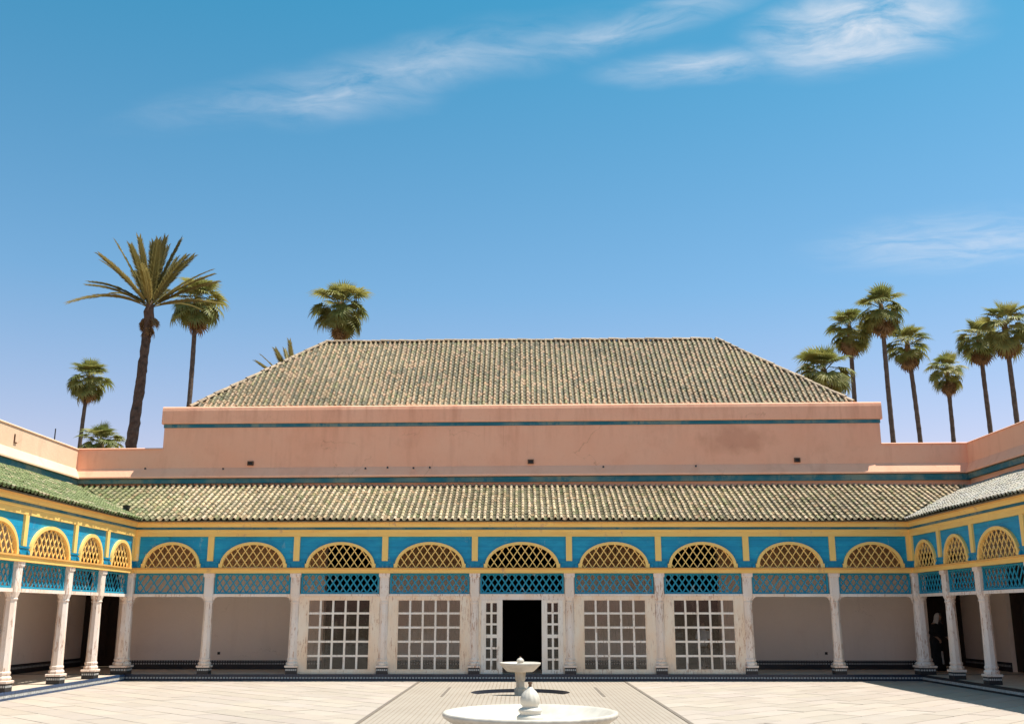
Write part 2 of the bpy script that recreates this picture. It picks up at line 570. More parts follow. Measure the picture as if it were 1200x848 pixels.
ms = MB()
z = 0.006
sqr = 1.5
ms.add([(-2.5, -24, z), (2.5, -24, z), (2.5, HY - sqr, z), (-2.5, HY - sqr, z)], [(0, 1, 2, 3)])
ms.add([(-2.5, HY + sqr, z), (2.5, HY + sqr, z), (2.5, STEP, z), (-2.5, STEP, z)], [(0, 1, 2, 3)])
ms.add([(-2.5, HY - sqr, z), (HX - sqr, HY - sqr, z), (HX - sqr, HY + sqr, z), (-2.5, HY + sqr, z)], [(0, 1, 2, 3)])
ms.add([(HX + sqr, HY - sqr, z), (2.5, HY - sqr, z), (2.5, HY + sqr, z), (HX + sqr, HY + sqr, z)], [(0, 1, 2, 3)])
n = 64
vo_, vi_, vb_ = [], [], []
for i in range(n):
    a = 2 * math.pi * i / n
    c, s = math.cos(a), math.sin(a)
    k = sqr / max(abs(c), abs(s))
    vo_.append((HX + c * k, HY + s * k, z)); vi_.append((HX + c * HR, HY + s * HR, z)); vb_.append((HX + c * HR, HY + s * HR, z - 0.076))
ms.add(vo_ + vi_ + vb_, [(i, (i + 1) % n, n + (i + 1) % n, n + i) for i in range(n)]
       + [(n + i, n + (i + 1) % n, 2 * n + (i + 1) % n, 2 * n + i) for i in range(n)] + [tuple(2 * n + i for i in range(n))])
ms.obj('mosaic_walk', M['mosaicfloor'], floor)
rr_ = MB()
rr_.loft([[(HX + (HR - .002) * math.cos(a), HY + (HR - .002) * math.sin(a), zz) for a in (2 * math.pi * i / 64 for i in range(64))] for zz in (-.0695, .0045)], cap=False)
rr_.obj('basin_riser', M['navy'], floor)  # inner wall coloured navy to deepen the shadow in the recess
for sx in (-1, 1):
    MB().box(sx * 2.5 - 0.03, sx * 2.5 + 0.03, -24, STEP - 0.01, -0.02, 0.014).obj('border_strip', M['kerbline'], floor)
    MB().box(sx * 1.62 - 0.03, sx * 1.62 + 0.03, 21.4, 24.0, -0.02, 0.0105).obj('drain_line', M['kerbline'], floor)


def clip(poly, axis, val, keep_less):
    out = []
    for i in range(len(poly)):
        a, b = poly[i], poly[(i + 1) % len(poly)]
        ia = (a[axis] <= val) == keep_less
        ib = (b[axis] <= val) == keep_less
        if ia: out.append(a)
        if ia != ib:
            t = (val - a[axis]) / (b[axis] - a[axis])
            out.append((a[0] + t * (b[0] - a[0]), a[1] + t * (b[1] - a[1])))
    return out


def paving(x0, x1, y0, y1, ang, rng):
    """stone slabs in diagonal courses, clipped to the field; returns polygons"""
    W_, L_, gap = 0.52, 1.04, 0.014
    c, s = math.cos(ang), math.sin(ang)
    polys = []
    for i in range(-56, 57):
        for j in range(-30, 31):
            off = (i % 2) * 0.5 * L_ + rng.uniform(-.02, .02)
            a0, b0 = j * L_ + off, i * W_
            g2 = gap / 2
            q = [(a0 + g2, b0 + g2), (a0 + L_ - g2, b0 + g2), (a0 + L_ - g2, b0 + W_ - g2), (a0 + g2, b0 + W_ - g2)]
            cx, cy = (x0 + x1) / 2, (y0 + y1) / 2
            p = [(cx + u * c - v * s, cy + u * s + v * c) for u, v in q]
            for ax, val, kl in ((0, x0, False), (0, x1, True), (1, y0, False), (1, y1, True)):
                if p: p = clip(p, ax, val, kl)
            if len(p) < 3: continue
            ar = abs(sum(p[k][0] * p[(k + 1) % len(p)][1] - p[(k + 1) % len(p)][0] * p[k][1] for k in range(len(p)))) / 2
            if ar < 0.01: continue
            polys.append(p)
    return polys


rng = random.Random(3)
slabs = []
for x0, x1, ang in ((-EX + .005, -2.54, -math.pi / 4), (2.54, EX - .005, math.pi / 4)):
    slabs += paving(x0, x1, -23.9, STEP - 0.01, ang, rng)
slabs.sort(key=lambda p: abs(sum(q[1] for q in p) / len(p) - 21.2))
far = MB()


def slab_geo(mb, p):
    z1 = 0.008 + rng.uniform(0, 0.003)
    k = rng.uniform(0.91, 1.05)
    col = (0.412 * k, 0.35 * k * rng.uniform(.985, 1.01), 0.296 * k * rng.uniform(.97, 1.02))
    nn = len(p)
    mb.add([(a, b, z1) for a, b in p] + [(a, b, -0.01) for a, b in p],
           [tuple(range(nn))] + [((i + 1) % nn, i, nn + i, nn + (i + 1) % nn) for i in range(nn)], col)


for i, p in enumerate(slabs):
    if i < 300:
        mb = MB()
        slab_geo(mb, p)
        mb.obj('paving_slab', M['slab'], floor)
    else:
        slab_geo(far, p)
far.obj('paving', M['slab'], floor, kind='stuff')


# ------------------------------------------------------------------ gallery platforms with tiled edge
def platform(x0, x1, y0, y1, edge, name, nosemat):
    """edge: ('y', val) or ('x', val, outward)"""
    mb = MB().box(x0, x1, y0, y1, -0.05, PZ)
    o = mb.obj(name, M['joint'] if False else M['platform'], kind='structure')
    white = MB()
    navy = MB()
    if edge[0] == 'y':
        navy.box(x0, x1, y0 - 0.02, y0 - 0.001, 0.001, 0.05).box(x0, x1, y0 - 0.02, y0 - 0.001, 0.108, PZ + 0.004)
        navy.box(x0, x1, y0 - 0.02, y0 + 0.05, PZ + 0.0041, PZ + 0.008)
        navy.box(x0, x1, y0 - 0.008, y0 - 0.001, 0.0501, 0.1079)
        u = x0 + 0.02
        while u < x1 - 0.05:
            white.box(u, u + 0.05, y0 - 0.016, y0 - 0.007, 0.060, 0.098)
            u += 0.075
    else:
        s = edge[1]
        xe = x1 if s > 0 else x0
        a, b = xe + s * 0.02, xe + s * 0.001
        navy.box(a, b, y0, y1, 0.001, 0.05).box(a, b, y0, y1, 0.108, PZ + 0.004)
        navy.box(a, xe - s * 0.03, y0, y1, PZ + 0.0041, PZ + 0.008)
        navy.box(xe + s * 0.008, b, y0, y1, 0.0501, 0.1079)
        u = y0 + 0.02
        while u < y1 - 0.06:
            white.box(xe + s * 0.016, xe + s * 0.007, u, u + 0.064, 0.052, 0.106)
            u += 0.072
    navy.obj('tile_border', nosemat, o)
    white.obj('mosaic_tiles', M['mosaic'], o, kind='stuff')
    return o


M['platform'] = m_plain('gallery_floor_tile', (0.60, 0.50, 0.40), 0.5, 0.12, 4, 0.3)
M['bluetile'] = m_plain('blue_glazed_edge_tile', (0.030, 0.075, 0.175), 0.35, 0.3, 14, 0.5)
platform(-WX - .1, WX + .1, STEP, WY + .1, ('y',), 'main_gallery_floor', M['navy'])
platform(-WX - .1, -EX, Y0, STEP - 0.021, ('x', 1), 'left_gallery_floor', M['bluetile'])
platform(EX, WX + .1, Y0, STEP - 0.021, ('x', -1), 'right_gallery_floor', M['navydull'])


# ------------------------------------------------------------------ columns
def column_meshes(k=1.0, name=''):
    d = {}
    p = MB().loft([sq(PZ, .140 * k), sq(PZ + .165, .140 * k)])
    d['plinth'] = p.mesh('plinth', M['navydull'])
    w_ = MB()
    for s in range(4):
        a = s * math.pi / 2
        for i in range(6):
            u = (-.115 + i * .046) * k
            q = [(u - .016 * k, -.1415 * k), (u + .016 * k, -.1415 * k), (u + .016 * k, -.1445 * k), (u - .016 * k, -.1445 * k)]
            q = [(x * math.cos(a) - y * math.sin(a), x * math.sin(a) + y * math.cos(a)) for x, y in q]
            w_.loft([[(x, y, PZ + .09) for x, y in q], [(x, y, PZ + .13) for x, y in q]])
    d['mosaic_tiles'] = w_.mesh('mosaic_tiles', M['mosaic'])
    b = MB().loft([sq(PZ + .165, .158 * k), sq(PZ + .205, .164 * k), sq(PZ + .215, .150 * k)])
    prof = [(.215, .136), (.24, .146), (.265, .148), (.29, .136), (.30, .120), (.315, .118), (.335, .130), (.36, .131), (.378, .122), (.385, .116)]
    b.loft([octo(PZ + h, r * k) for h, r in prof])
    d['base'] = b.mesh('base', M['white'])
    d['shaft'] = MB().loft([octo(PZ + .385, .113 * k), octo(1.2, .106 * k), octo(1.86, .098 * k)]).mesh('shaft', M['white'])
    c = MB()
    c.loft([octo(1.86, .104 * k), octo(1.885, .114 * k), octo(1.91, .104 * k)])
    c.loft([octo(1.91, .10 * k), sq_oct(2.02, .118 * k), sq_oct(2.50, .118 * k)])
    c.loft([sq(2.50, .128 * k), sq(2.53, .136 * k), sq(2.596, .136 * k)])
    d['capital'] = c.mesh('capital', M['white'])
    return d


def sq_oct(z, h):
    r = []
    for i in range(8):
        a = math.pi / 8 + i * math.pi / 4
        c, s = math.cos(a), math.sin(a)
        m_ = max(abs(c), abs(s))
        x, y = c / m_ * h, s / m_ * h
        f = 0.82
        r.append((math.copysign(h, x) if abs(x) > f * h * .9 else math.copysign(f * h, x), math.copysign(h, y) if abs(y) > f * h * .9 else math.copysign(f * h, y), z))
    return r


CM = column_meshes(1.0)
CMB = column_meshes(1.38)


def add_column(parent, x, y, big=False):
    d = CMB if big else CM
    c = mobj('column', d['shaft'], parent, (x, y, 0))
    for k in ('plinth', 'base', 'capital'):
        mobj(k, d[k], c)
    mobj('mosaic_tiles', d['mosaic_tiles'], c, kind='stuff')
    return c


# ------------------------------------------------------------------ bay pieces (local: x along, -y towards the court)
LB = MB().box(-.5, .5, -.006, .006, -.0165, .0165).mesh('lattice_bar', M['lat'])
AB = MB().box(-.5, .5, -.007, .007, -.0115, .0115).mesh('slat', M['yellowv'])


def bars(parent, me, name, x0, x1, zlo, ztop, pitch, slope, y, edge_fn=None, rg=None, miss=0.0):
    """two families of straight bars; clipped below the curve ztop(x) (or a flat top)"""
    rg = rg or random.Random(1)
    H = max(ztop(x0 + (x1 - x0) * i / 40) for i in range(41)) - zlo
    run = H / slope
    for fam in (1, -1):
        k = x0 - run - pitch
        k = x0 - pitch * math.ceil(run / pitch + 1) + pitch * 0.5
        while k < x1 + run + pitch:
            # bar from (k, zlo) going up to (k + fam*run, zlo+H): sample for the inside span
            ins = []
            ns = 60
            for i in range(ns + 1):
                t = i / ns
                xx, zz = k + fam * run * t, zlo + H * t
                if x0 <= xx <= x1 and zz <= ztop(xx): ins.append(t)
            if len(ins) >= 4 and rg.random() > miss:
                t0, t1 = ins[0], ins[-1]
                xa, za, xb, zb = k + fam * run * t0, zlo + H * t0, k + fam * run * t1, zlo + H * t1
                Ln = math.hypot(xb - xa, zb - za)
                if Ln > 0.05:
                    ang = math.atan2(zb - za, xb - xa) + rg.uniform(-.006, .006)
                    mobj(name, me, parent, ((xa + xb) / 2, y + fam * 0.0065, (za + zb) / 2), rot=(0, -ang, 0), scale=(Ln, 1, 1))
            k += pitch


def arch_panel(parent, xa, xb, rg, post_l=True):
    """blue boarded panel with the arched grille between two posts"""
    mid = (xa + xb) / 2
    bw = xb - xa
    a = min(0.94, bw / 2 - 0.25)
    zb, zt = 2.73, 3.37
    b = zt - zb
    t = 0.070
    top = 3.506
    # panel with an arch opening, boards 3 cm thick
    n = 28
    mb = MB()
    ai, bi = a - .03, b - .03
    pts = [(mid + ai * math.cos(math.pi * i / n), zb + bi * math.sin(math.pi * i / n) ** 0.92) for i in range(n + 1)]
    for yy in (0.0, 0.03):
        v = [(x, yy, z_) for x, z_ in pts] + [(x, yy, top) for x, z_ in pts]
        f = [(i, i + 1, n + 2 + i, n + 1 + i) for i in range(n)]
        if yy == 0.0: f = [tuple(reversed(q)) for q in f]
        mb.add(v, f)
    v = [(x, 0, z_) for x, z_ in pts] + [(x, .03, z_) for x, z_ in pts]
    mb.add(v, [(i, n + 1 + i, n + 2 + i, i + 1) for i in range(n)])
    mb.box(xa, mid - ai, 0, .03, zb - .05, top).box(mid + ai, xb, 0, .03, zb - .05, top)
    pn = mb.obj('frieze_panel', M['blue'], parent)
    # the grille: thick arch rim, little shoulders at the foot, slats behind
    fr = MB()
    no = 36
    def curve(aa, bb, i):
        th = math.pi * i / no
        return (mid + aa * math.cos(th), zb + bb * abs(math.sin(th)) ** 0.92)
    o_ = [curve(a, b, i) for i in range(no + 1)]
    i_ = [curve(a - t, b - t, i) for i in range(no + 1)]
    y0, y1 = -0.062, 0.028
    rings = []
    for (xo, zo), (xi, zi) in zip(o_, i_):
        rings.append([(xo, y0, zo), (xo, y1, zo), (xi, y1, zi), (xi, y0, zi)])
    fr.loft(rings)
    for s in (-1, 1):
        x_ = mid + s * a
        fr.box(x_ - .012 * s, x_ + s * .022, y0 + .002, y1 - .003, zb + .002, zb + .10)
    gr = fr.obj('arch_grille', M['yellowv'], parent)
    def ztop(x):
        q = 1 - ((x - mid) / (a - t)) ** 2
        return zb + (b - t) * max(q, 0) ** 0.46
    bars(gr, AB, 'slat', mid - a + t * .6, mid + a - t * .6, zb, lambda x: ztop(x) + t * .25, 0.195, 1.42, -0.012, rg=rg)
    # blue ledge blocks beside the foot of the arch
    for x0, x1 in ((xa + .001, mid - a - .024), (mid + a + .024, xb - .001)):
        if x1 - x0 > .03:
            MB().prof([(-.001, 2.735), (-.03, 2.735), (-.03, 2.858), (-.045, 2.862), (-.045, 2.895), (-.001, 2.895)], x0, x1).obj('ledge', M['bluetrim'], parent)
    for s in (-1, 1):
        x_ = mid + s * (a + .075)
        MB().prof([(-.0305, 2.738), (-.075, 2.738), (-.075, 2.772), (-.06, 2.78), (-.055, 2.81), (-.0305, 2.815)], x_ - .035, x_ + .035).obj('corbel', M['bluetrim'], parent)
    return pn


def lattice(parent, xa, xb, rg, dense=1.0):
    z0, z1 = 2.092, 2.594
    e = .042
    mb = MB()
    mb.box(xa, xb, .06, .12, z0, z0 + e).box(xa, xb, .06, .12, z1 - e, z1)
    mb.box(xa, xa + e, .062, .118, z0 + e, z1 - e).box(xb - e, xb, .062, .118, z0 + e, z1 - e)
    o = mb.obj('lattice_panel', M['lat'], parent)
    bars(o, LB, 'lattice_bar', xa + e * .6, xb - e * .6, z0 + e * .6, lambda x: z1 - e * .6, 0.172, 1.45, .09, rg=rg, miss=0.03)
    return o


def open_bay(parent, xa, xb):
    """white beam with rounded brackets under the lattice of an open bay"""
    mb = MB().box(xa, xb, .03, .15, 2.02, 2.088)
    for s, x in ((1, xa), (-1, xb)):
        pts = []
        r = .13
        for i in range(7):
            th = math.pi / 2 * i / 6
            pts.append((x + s * (r - r * math.sin(th)), 2.02 - r + r * math.cos(th)))
        # between curve and corner
        ring0 = [(px, .05, pz) for px, pz in pts] + [(x, .05, 2.0199)]
        ring1 = [(px, .13, pz) for px, pz in pts] + [(x, .13, 2.0199)]
        if s < 0: ring0.reverse(); ring1.reverse()
        mb.loft([ring0, ring1])
    return mb.obj('beam', M['white'], parent)


PANE = MB().box(-.5, .5, -.002, .002, -.5, .5).mesh('pane', M['glass'])
MUNV = MB().box(-.5, .5, -.014, .014, -.5, .5).mesh('muntin', M['muntin'])
MUNH = MB().box(-.5, .5, -.0115, .0115, -.5, .5).mesh('muntin', M['muntin'])


def glazed(parent, name, x0, x1, z0, z1, jl, jr, jt, jb, cols, rows, mat, y=.09, mid_rail=None, sub=True):
    """a frame with panes; rows is a list of (z0,z1) spans or a number"""
    fr = MB()
    fr.box(x0, x0 + jl, y - .035, y + .035, z0, z1).box(x1 - jr, x1, y - .035, y + .035, z0, z1)
    fr.box(x0 + jl, x1 - jr, y - .033, y + .033, z0, z0 + jb).box(x0 + jl, x1 - jr, y - .033, y + .033, z1 - jt, z1)
    ix0, ix1, iz0, iz1 = x0 + jl, x1 - jr, z0 + jb, z1 - jt
    # stepped inner moulding
    fr.box(ix0, ix0 + .03, y - .022, y + .022, iz0, iz1).box(ix1 - .03, ix1, y - .022, y + .022, iz0, iz1)
    fr.box(ix0 + .03, ix1 - .03, y - .02, y + .02, iz0, iz0 + .025).box(ix0 + .03, ix1 - .03, y - .02, y + .02, iz1 - .025, iz1)
    ix0 += .03; ix1 -= .03; iz0 += .025; iz1 -= .025
    spans = [(iz0, iz1)]
    if mid_rail:
        zm = (iz0 + iz1) / 2
        fr.box(ix0, ix1, y - .024, y + .024, zm - mid_rail / 2, zm + mid_rail / 2)
        spans = [(iz0, zm - mid_rail / 2), (zm + mid_rail / 2, iz1)]
    o = fr.obj(name, mat, parent)
    mw = .05
    cw = (ix1 - ix0 - mw * (cols - 1)) / cols
    for a, b in spans:
        rw = (b - a - mw * (rows - 1)) / rows
        for i in range(1, cols):
            mobj('muntin', MUNV, o, (ix0 + i * (cw + mw) - mw / 2, y, (a + b) / 2), scale=(mw, 1, b - a))
        for j in range(1, rows):
            mobj('muntin', MUNH, o, ((ix0 + ix1) / 2, y, a + j * (rw + mw) - mw / 2), scale=(ix1 - ix0, 1, mw))
        for i in range(cols):
            for j in range(rows):
                mobj('pane', PANE, o, (ix0 + i * (cw + mw) + cw / 2, y + .003, a + j * (rw + mw) + rw / 2),
                     rot=(random.uniform(-.004, .004), 0, random.uniform(-.004, .004)), scale=(cw + .012, 1, rw + .012))
    return o


def entablature(parent, x0, x1, off):
    """long mouldings above and between the bays"""
    y = 0.0
    MB().box(x0, x1, -.055, .03, 2.598 + off, 2.694 + off).obj('sill_band', M['yellow'], parent)
    MB().box(x0, x1, -.078, .03, 2.6945 + off, 2.728 + off).obj('sill', M['ochre'], parent)
    MB().prof([(.03, 3.508), (-.05, 3.508), (-.05, 3.63), (-.062, 3.64), (-.062, 3.672), (-.04, 3.684), (.03, 3.684)], x0, x1).obj('architrave', M['yellow'], parent).location.z = off
    MB().box(x0, x1, -.035, .03, 3.6845 + off, 3.742 + off).obj('teal_strip', M['teal'], parent)
    MB().prof([(.03, 3.7425), (-.058, 3.7425), (-.064, 3.765), (-.078, 3.795), (-.084, 3.838), (.03, 3.838)], x0, x1).obj('cornice', M['yellow'], parent).location.z = off
    MB().prof([(.03, 3.8385), (-.094, 3.8385), (-.115, 3.86), (-.118, 3.895), (.03, 3.895)], x0, x1).obj('eave_board', M['ochre'], parent).location.z = off


# ------------------------------------------------------------------ roof tiles
def tiles(O, U, S, Nn, slen, ulim, pitch, expo, colf, rg):
    """barrel tiles on a slope: O origin at eave, U along, S up the slope, Nn normal; ulim(s)->(u0,u1)"""
    O, U, S, Nn = Vector(O), Vector(U), Vector(S), Vector(Nn)
    mb = MB()
    us = [ulim(0)[0], ulim(0)[1], ulim(slen)[0], ulim(slen)[1]]
    u0, u1 = min(us), max(us)
    nc = int((u1 - u0) / pitch)
    nr = int(math.ceil(slen / expo))
    seg = 5
    for i in range(nc + 1):
        ub = u0 + (i + .5) * pitch + rg.uniform(-.008, .008)
        drift = rg.uniform(-.006, .006)
        for r in range(nr):
            s0 = r * expo
            a, b = ulim(min(s0 + expo * .5, slen))
            for kind in (0, 1):
                u = ub + kind * pitch * .5 + drift * math.sin(r * .9)
                if u < a + .02 or u > b - .02: continue
                ln = expo + .07
                if s0 + ln > slen + .03: ln = slen + .03 - s0
                if ln < .08: continue
                s_a = s0 + rg.uniform(-.012, .012) - (.05 if r == 0 else 0)
                s_b = s0 + ln
                tw = rg.uniform(-.035, .035)
                wav = .012 + .011 * math.sin(u * .75 + s0 * .5) + .006 * math.sin(u * 2.3 + s0 * 1.9) + rg.uniform(-.003, .003) + (rg.uniform(.004, .014) if rg.random() < .04 else 0)
                col = colf(u, s0, kind, rg)
                v = []
                if kind == 0:      # cover tile, convex
                    for (s_, rad, hh) in ((s_a, .043, .054), (s_b, .035, .042)):
                        for k in range(seg + 1):
                            th = math.pi * k / seg
                            du = -math.cos(th) * rad + tw * (s_ - s0)
                            dn = math.sin(th) * rad * 1.05 + hh - .02 + wav
                            v.append(O + U * (u + du) + S * s_ + Nn * dn)
                    # thickness at the lower lip
                    for k in range(seg + 1):
                        th = math.pi * k / seg
                        v.append(O + U * (u - math.cos(th) * .031) + S * (s_a + .004) + Nn * (math.sin(th) * .030 + .032 + wav))
                    f = [(k, k + 1, seg + 2 + k, seg + 1 + k) for k in range(seg)]
                    f += [(k + 1, k, 2 * (seg + 1) + k, 2 * (seg + 1) + k + 1) for k in range(seg)]
                else:              # channel tile, concave
                    for (s_, rad, hh) in ((s_a, .062, .034), (s_b, .056, .016)):
                        for k in range(5):
                            th = math.pi * k / 4
                            du = -math.cos(th) * rad + tw * (s_ - s0)
                            dn = -math.sin(th) * rad * .55 + hh + .012 + wav
                            v.append(O + U * (u + du) + S * s_ + Nn * dn)
                    for k in range(5):
                        th = math.pi * k / 4
                        v.append(O + U * (u - math.cos(th) * .062) + S * (s_a + .003) + Nn * (-math.sin(th) * .034 + .026 + wav))
                    f = [(k, k + 1, 6 + k, 5 + k) for k in range(4)]
                    f += [(k + 1, k, 10 + k, 10 + k + 1) for k in range(4)]
                mb.add(v, f, col)
    return mb


def jit(c, rg, k=.16):
    j = 1 + rg.uniform(-k, k)
    return (c[0] * j * (1 + rg.uniform(-.05, .05)), c[1] * j, c[2] * j * (1 + rg.uniform(-.08, .08)))


def lerp(a, b, t):
    return tuple(x + (y - x) * t for x, y in zip(a, b))


GREEN = ((0.165, 0.195, 0.072), (0.080, 0.105, 0.036))
TAN = ((0.48, 0.37, 0.24), (0.105, 0.09, 0.05))
GREY = ((0.34, 0.32, 0.275), (0.068, 0.078, 0.058))
UP = ((0.34, 0.245, 0.145), (0.112, 0.097, 0.054))


def col_main(u, s, kind, rg):
    t = min(1, max(0, (u + 11.6 + s * .3) / 3.6))
    t = min(1, max(0, t + rg.uniform(-.22, .22)))
    a = lerp(GREEN[kind], TAN[kind], t)
    if rg.random() < .10: a = lerp(a, (.30, .20, .11), .6)
    if rg.random() < .07: a = lerp(a, GREEN[kind], .5)
    k = 1 + .15 * math.sin(u * .9 + 1.1 * math.sin(s * 2.1)) * math.sin(s * 1.4 + u * .41)
    a = tuple(c * k for c in a)
    return jit(a, rg)


def col_left(u, s, kind, rg):
    a = GREEN[kind]
    if rg.random() < .12: a = lerp(a, TAN[kind], .6)
    return jit(a, rg)


def col_right(u, s, kind, rg):
    a = lerp(GREY[kind], TAN[kind], rg.uniform(0, .35))
    return jit(a, rg)


def col_up(u, s, kind, rg):
    a = UP[kind]
    r = rg.random()
    if r < .08: a = lerp(a, GREEN[kind], .4)
    elif r < .24: a = lerp(a, (.36, .22, .13), .6)
    elif r < .30: a = lerp(a, (.05, .06, .04), .6)
    k = 1 + .16 * math.sin(u * .8 + 1.3 * math.sin(s * 1.7)) * math.sin(s * 1.1 + u * .33)
    a = tuple(c * k for c in a)
    return jit(a, rg, .10)


EZ, TZ = 3.905, 5.075            # eave and top heights of the gallery roofs
rgt = random.Random(11)


def gallery_roof(parent, depth, ulim_fn, x_e, x_t, colf, eave_y):
    """local frame: eave line at y=eave_y, rising to y=eave_y+depth"""
    rise = TZ - EZ
    sl = math.hypot(depth, rise)
    S = Vector((0, depth / sl, rise / sl))
    Nn = Vector((0, -rise / sl, depth / sl))
    mb = MB()
    (a0, a1), (b0, b1) = ulim_fn(0), ulim_fn(sl)
    v = [(a0, eave_y, EZ - .01), (a1, eave_y, EZ - .01), (b1, eave_y + depth, TZ - .01), (b0, eave_y + depth, TZ - .01)]
    v += [(x, y, z_ - .03) for x, y, z_ in v]
    mb.add(v, [(0, 1, 2, 3), (7, 6, 5, 4), (1, 0, 4, 5), (2, 1, 5, 6), (3, 2, 6, 7), (0, 3, 7, 4)])
    r = mb.obj('roof', M['mortar'], parent)
    t = tiles((0, eave_y, EZ), (1, 0, 0), S, Nn, sl, ulim_fn, .163, .205, colf, rgt)
    t.obj('roof_tiles', M['tile'], r, kind='stuff')
    return r


# ------------------------------------------------------------------ main gallery
main = thing('palace_gallery', 'blue and yellow arcade with white glazed doors, facing the fountains across the courtyard', 'gallery', (0, FY, 0))
for i, x in enumerate(COLS):
    add_column(main, x, .10, i in (0, 9))
rgb = random.Random(5)
for i in range(9):
    xa, xb = COLS[i], COLS[i + 1]
    la = xa + (.19 if i == 0 else .138)
    lb_ = xb - (.19 if i == 8 else .138)
    pa, pb = (-SX + .0 if i == 0 else xa), (SX if i == 8 else xb)
    arch_panel(main, pa + (.0005 if i else .002), pb - (.0005 if i < 8 else .002), rgb)
    lattice(main, la, lb_, rgb)
    if i in (0, 1, 7, 8):
        open_bay(main, la - .02, lb_ + .02)
    elif i != 4:
        MB().box(la - .02, lb_ + .02, .03, .15, 2.035, 2.088).obj('beam', M['white'], main)
        glazed(main, 'glazed_screen', la - .03, lb_ + .03, PZ + .01, 2.033, .225, .225, .075, .085, 5, 5, M['cream'])
    else:
        MB().prof([(.15, 2.088), (.03, 2.088), (.03, 2.035), (.045, 2.034), (.045, 1.945), (.135, 1.945), (.135, 2.034), (.15, 2.035)], la - .02, lb_ + .02).obj('beam', M['white'], main)
        for x_ in (la, lb_):
            MB().box(x_ - .03, x_ + .03, .05, .13, PZ + .01, 1.944).obj('door_jamb', M['cream'], main)
        glazed(main, 'door_leaf', la + .032, -.49, PZ + .012, 1.942, .09, .11, .05, .07, 2, 3, M['muntin'], mid_rail=.085)
        glazed(main, 'door_leaf', .49, lb_ - .032, PZ + .012, 1.942, .11, .09, .05, .07, 2, 3, M['muntin'], mid_rail=.085)
for i, x in enumerate(COLS):
    xx = x if 0 < i < 9 else math.copysign(SX - .075, x)
    hw = .076 if 0 < i < 9 else .065
    MB().box(xx - hw, xx + hw, -.048, .0299, 2.898, 3.507).obj('post', M['yellowv'], main)
entablature(main, -SX - .02, SX + .02, 0)
EY = -.13                        # eave line, local
DM = WY - FY - EY
xe_main, xt_main = SX - .13, WX
gallery_roof(main, DM, lambda s: (-(xe_main + (xt_main - xe_main) * s / math.hypot(DM, TZ - EZ)), xe_main + (xt_main - xe_main) * s / math.hypot(DM, TZ - EZ)), xe_main, xt_main, col_main, EY)
MB().box(-WX + .0, WX - .0, .031, WY - FY - .001, 3.76, 3.80).obj('ceiling', M['ceil'], main)


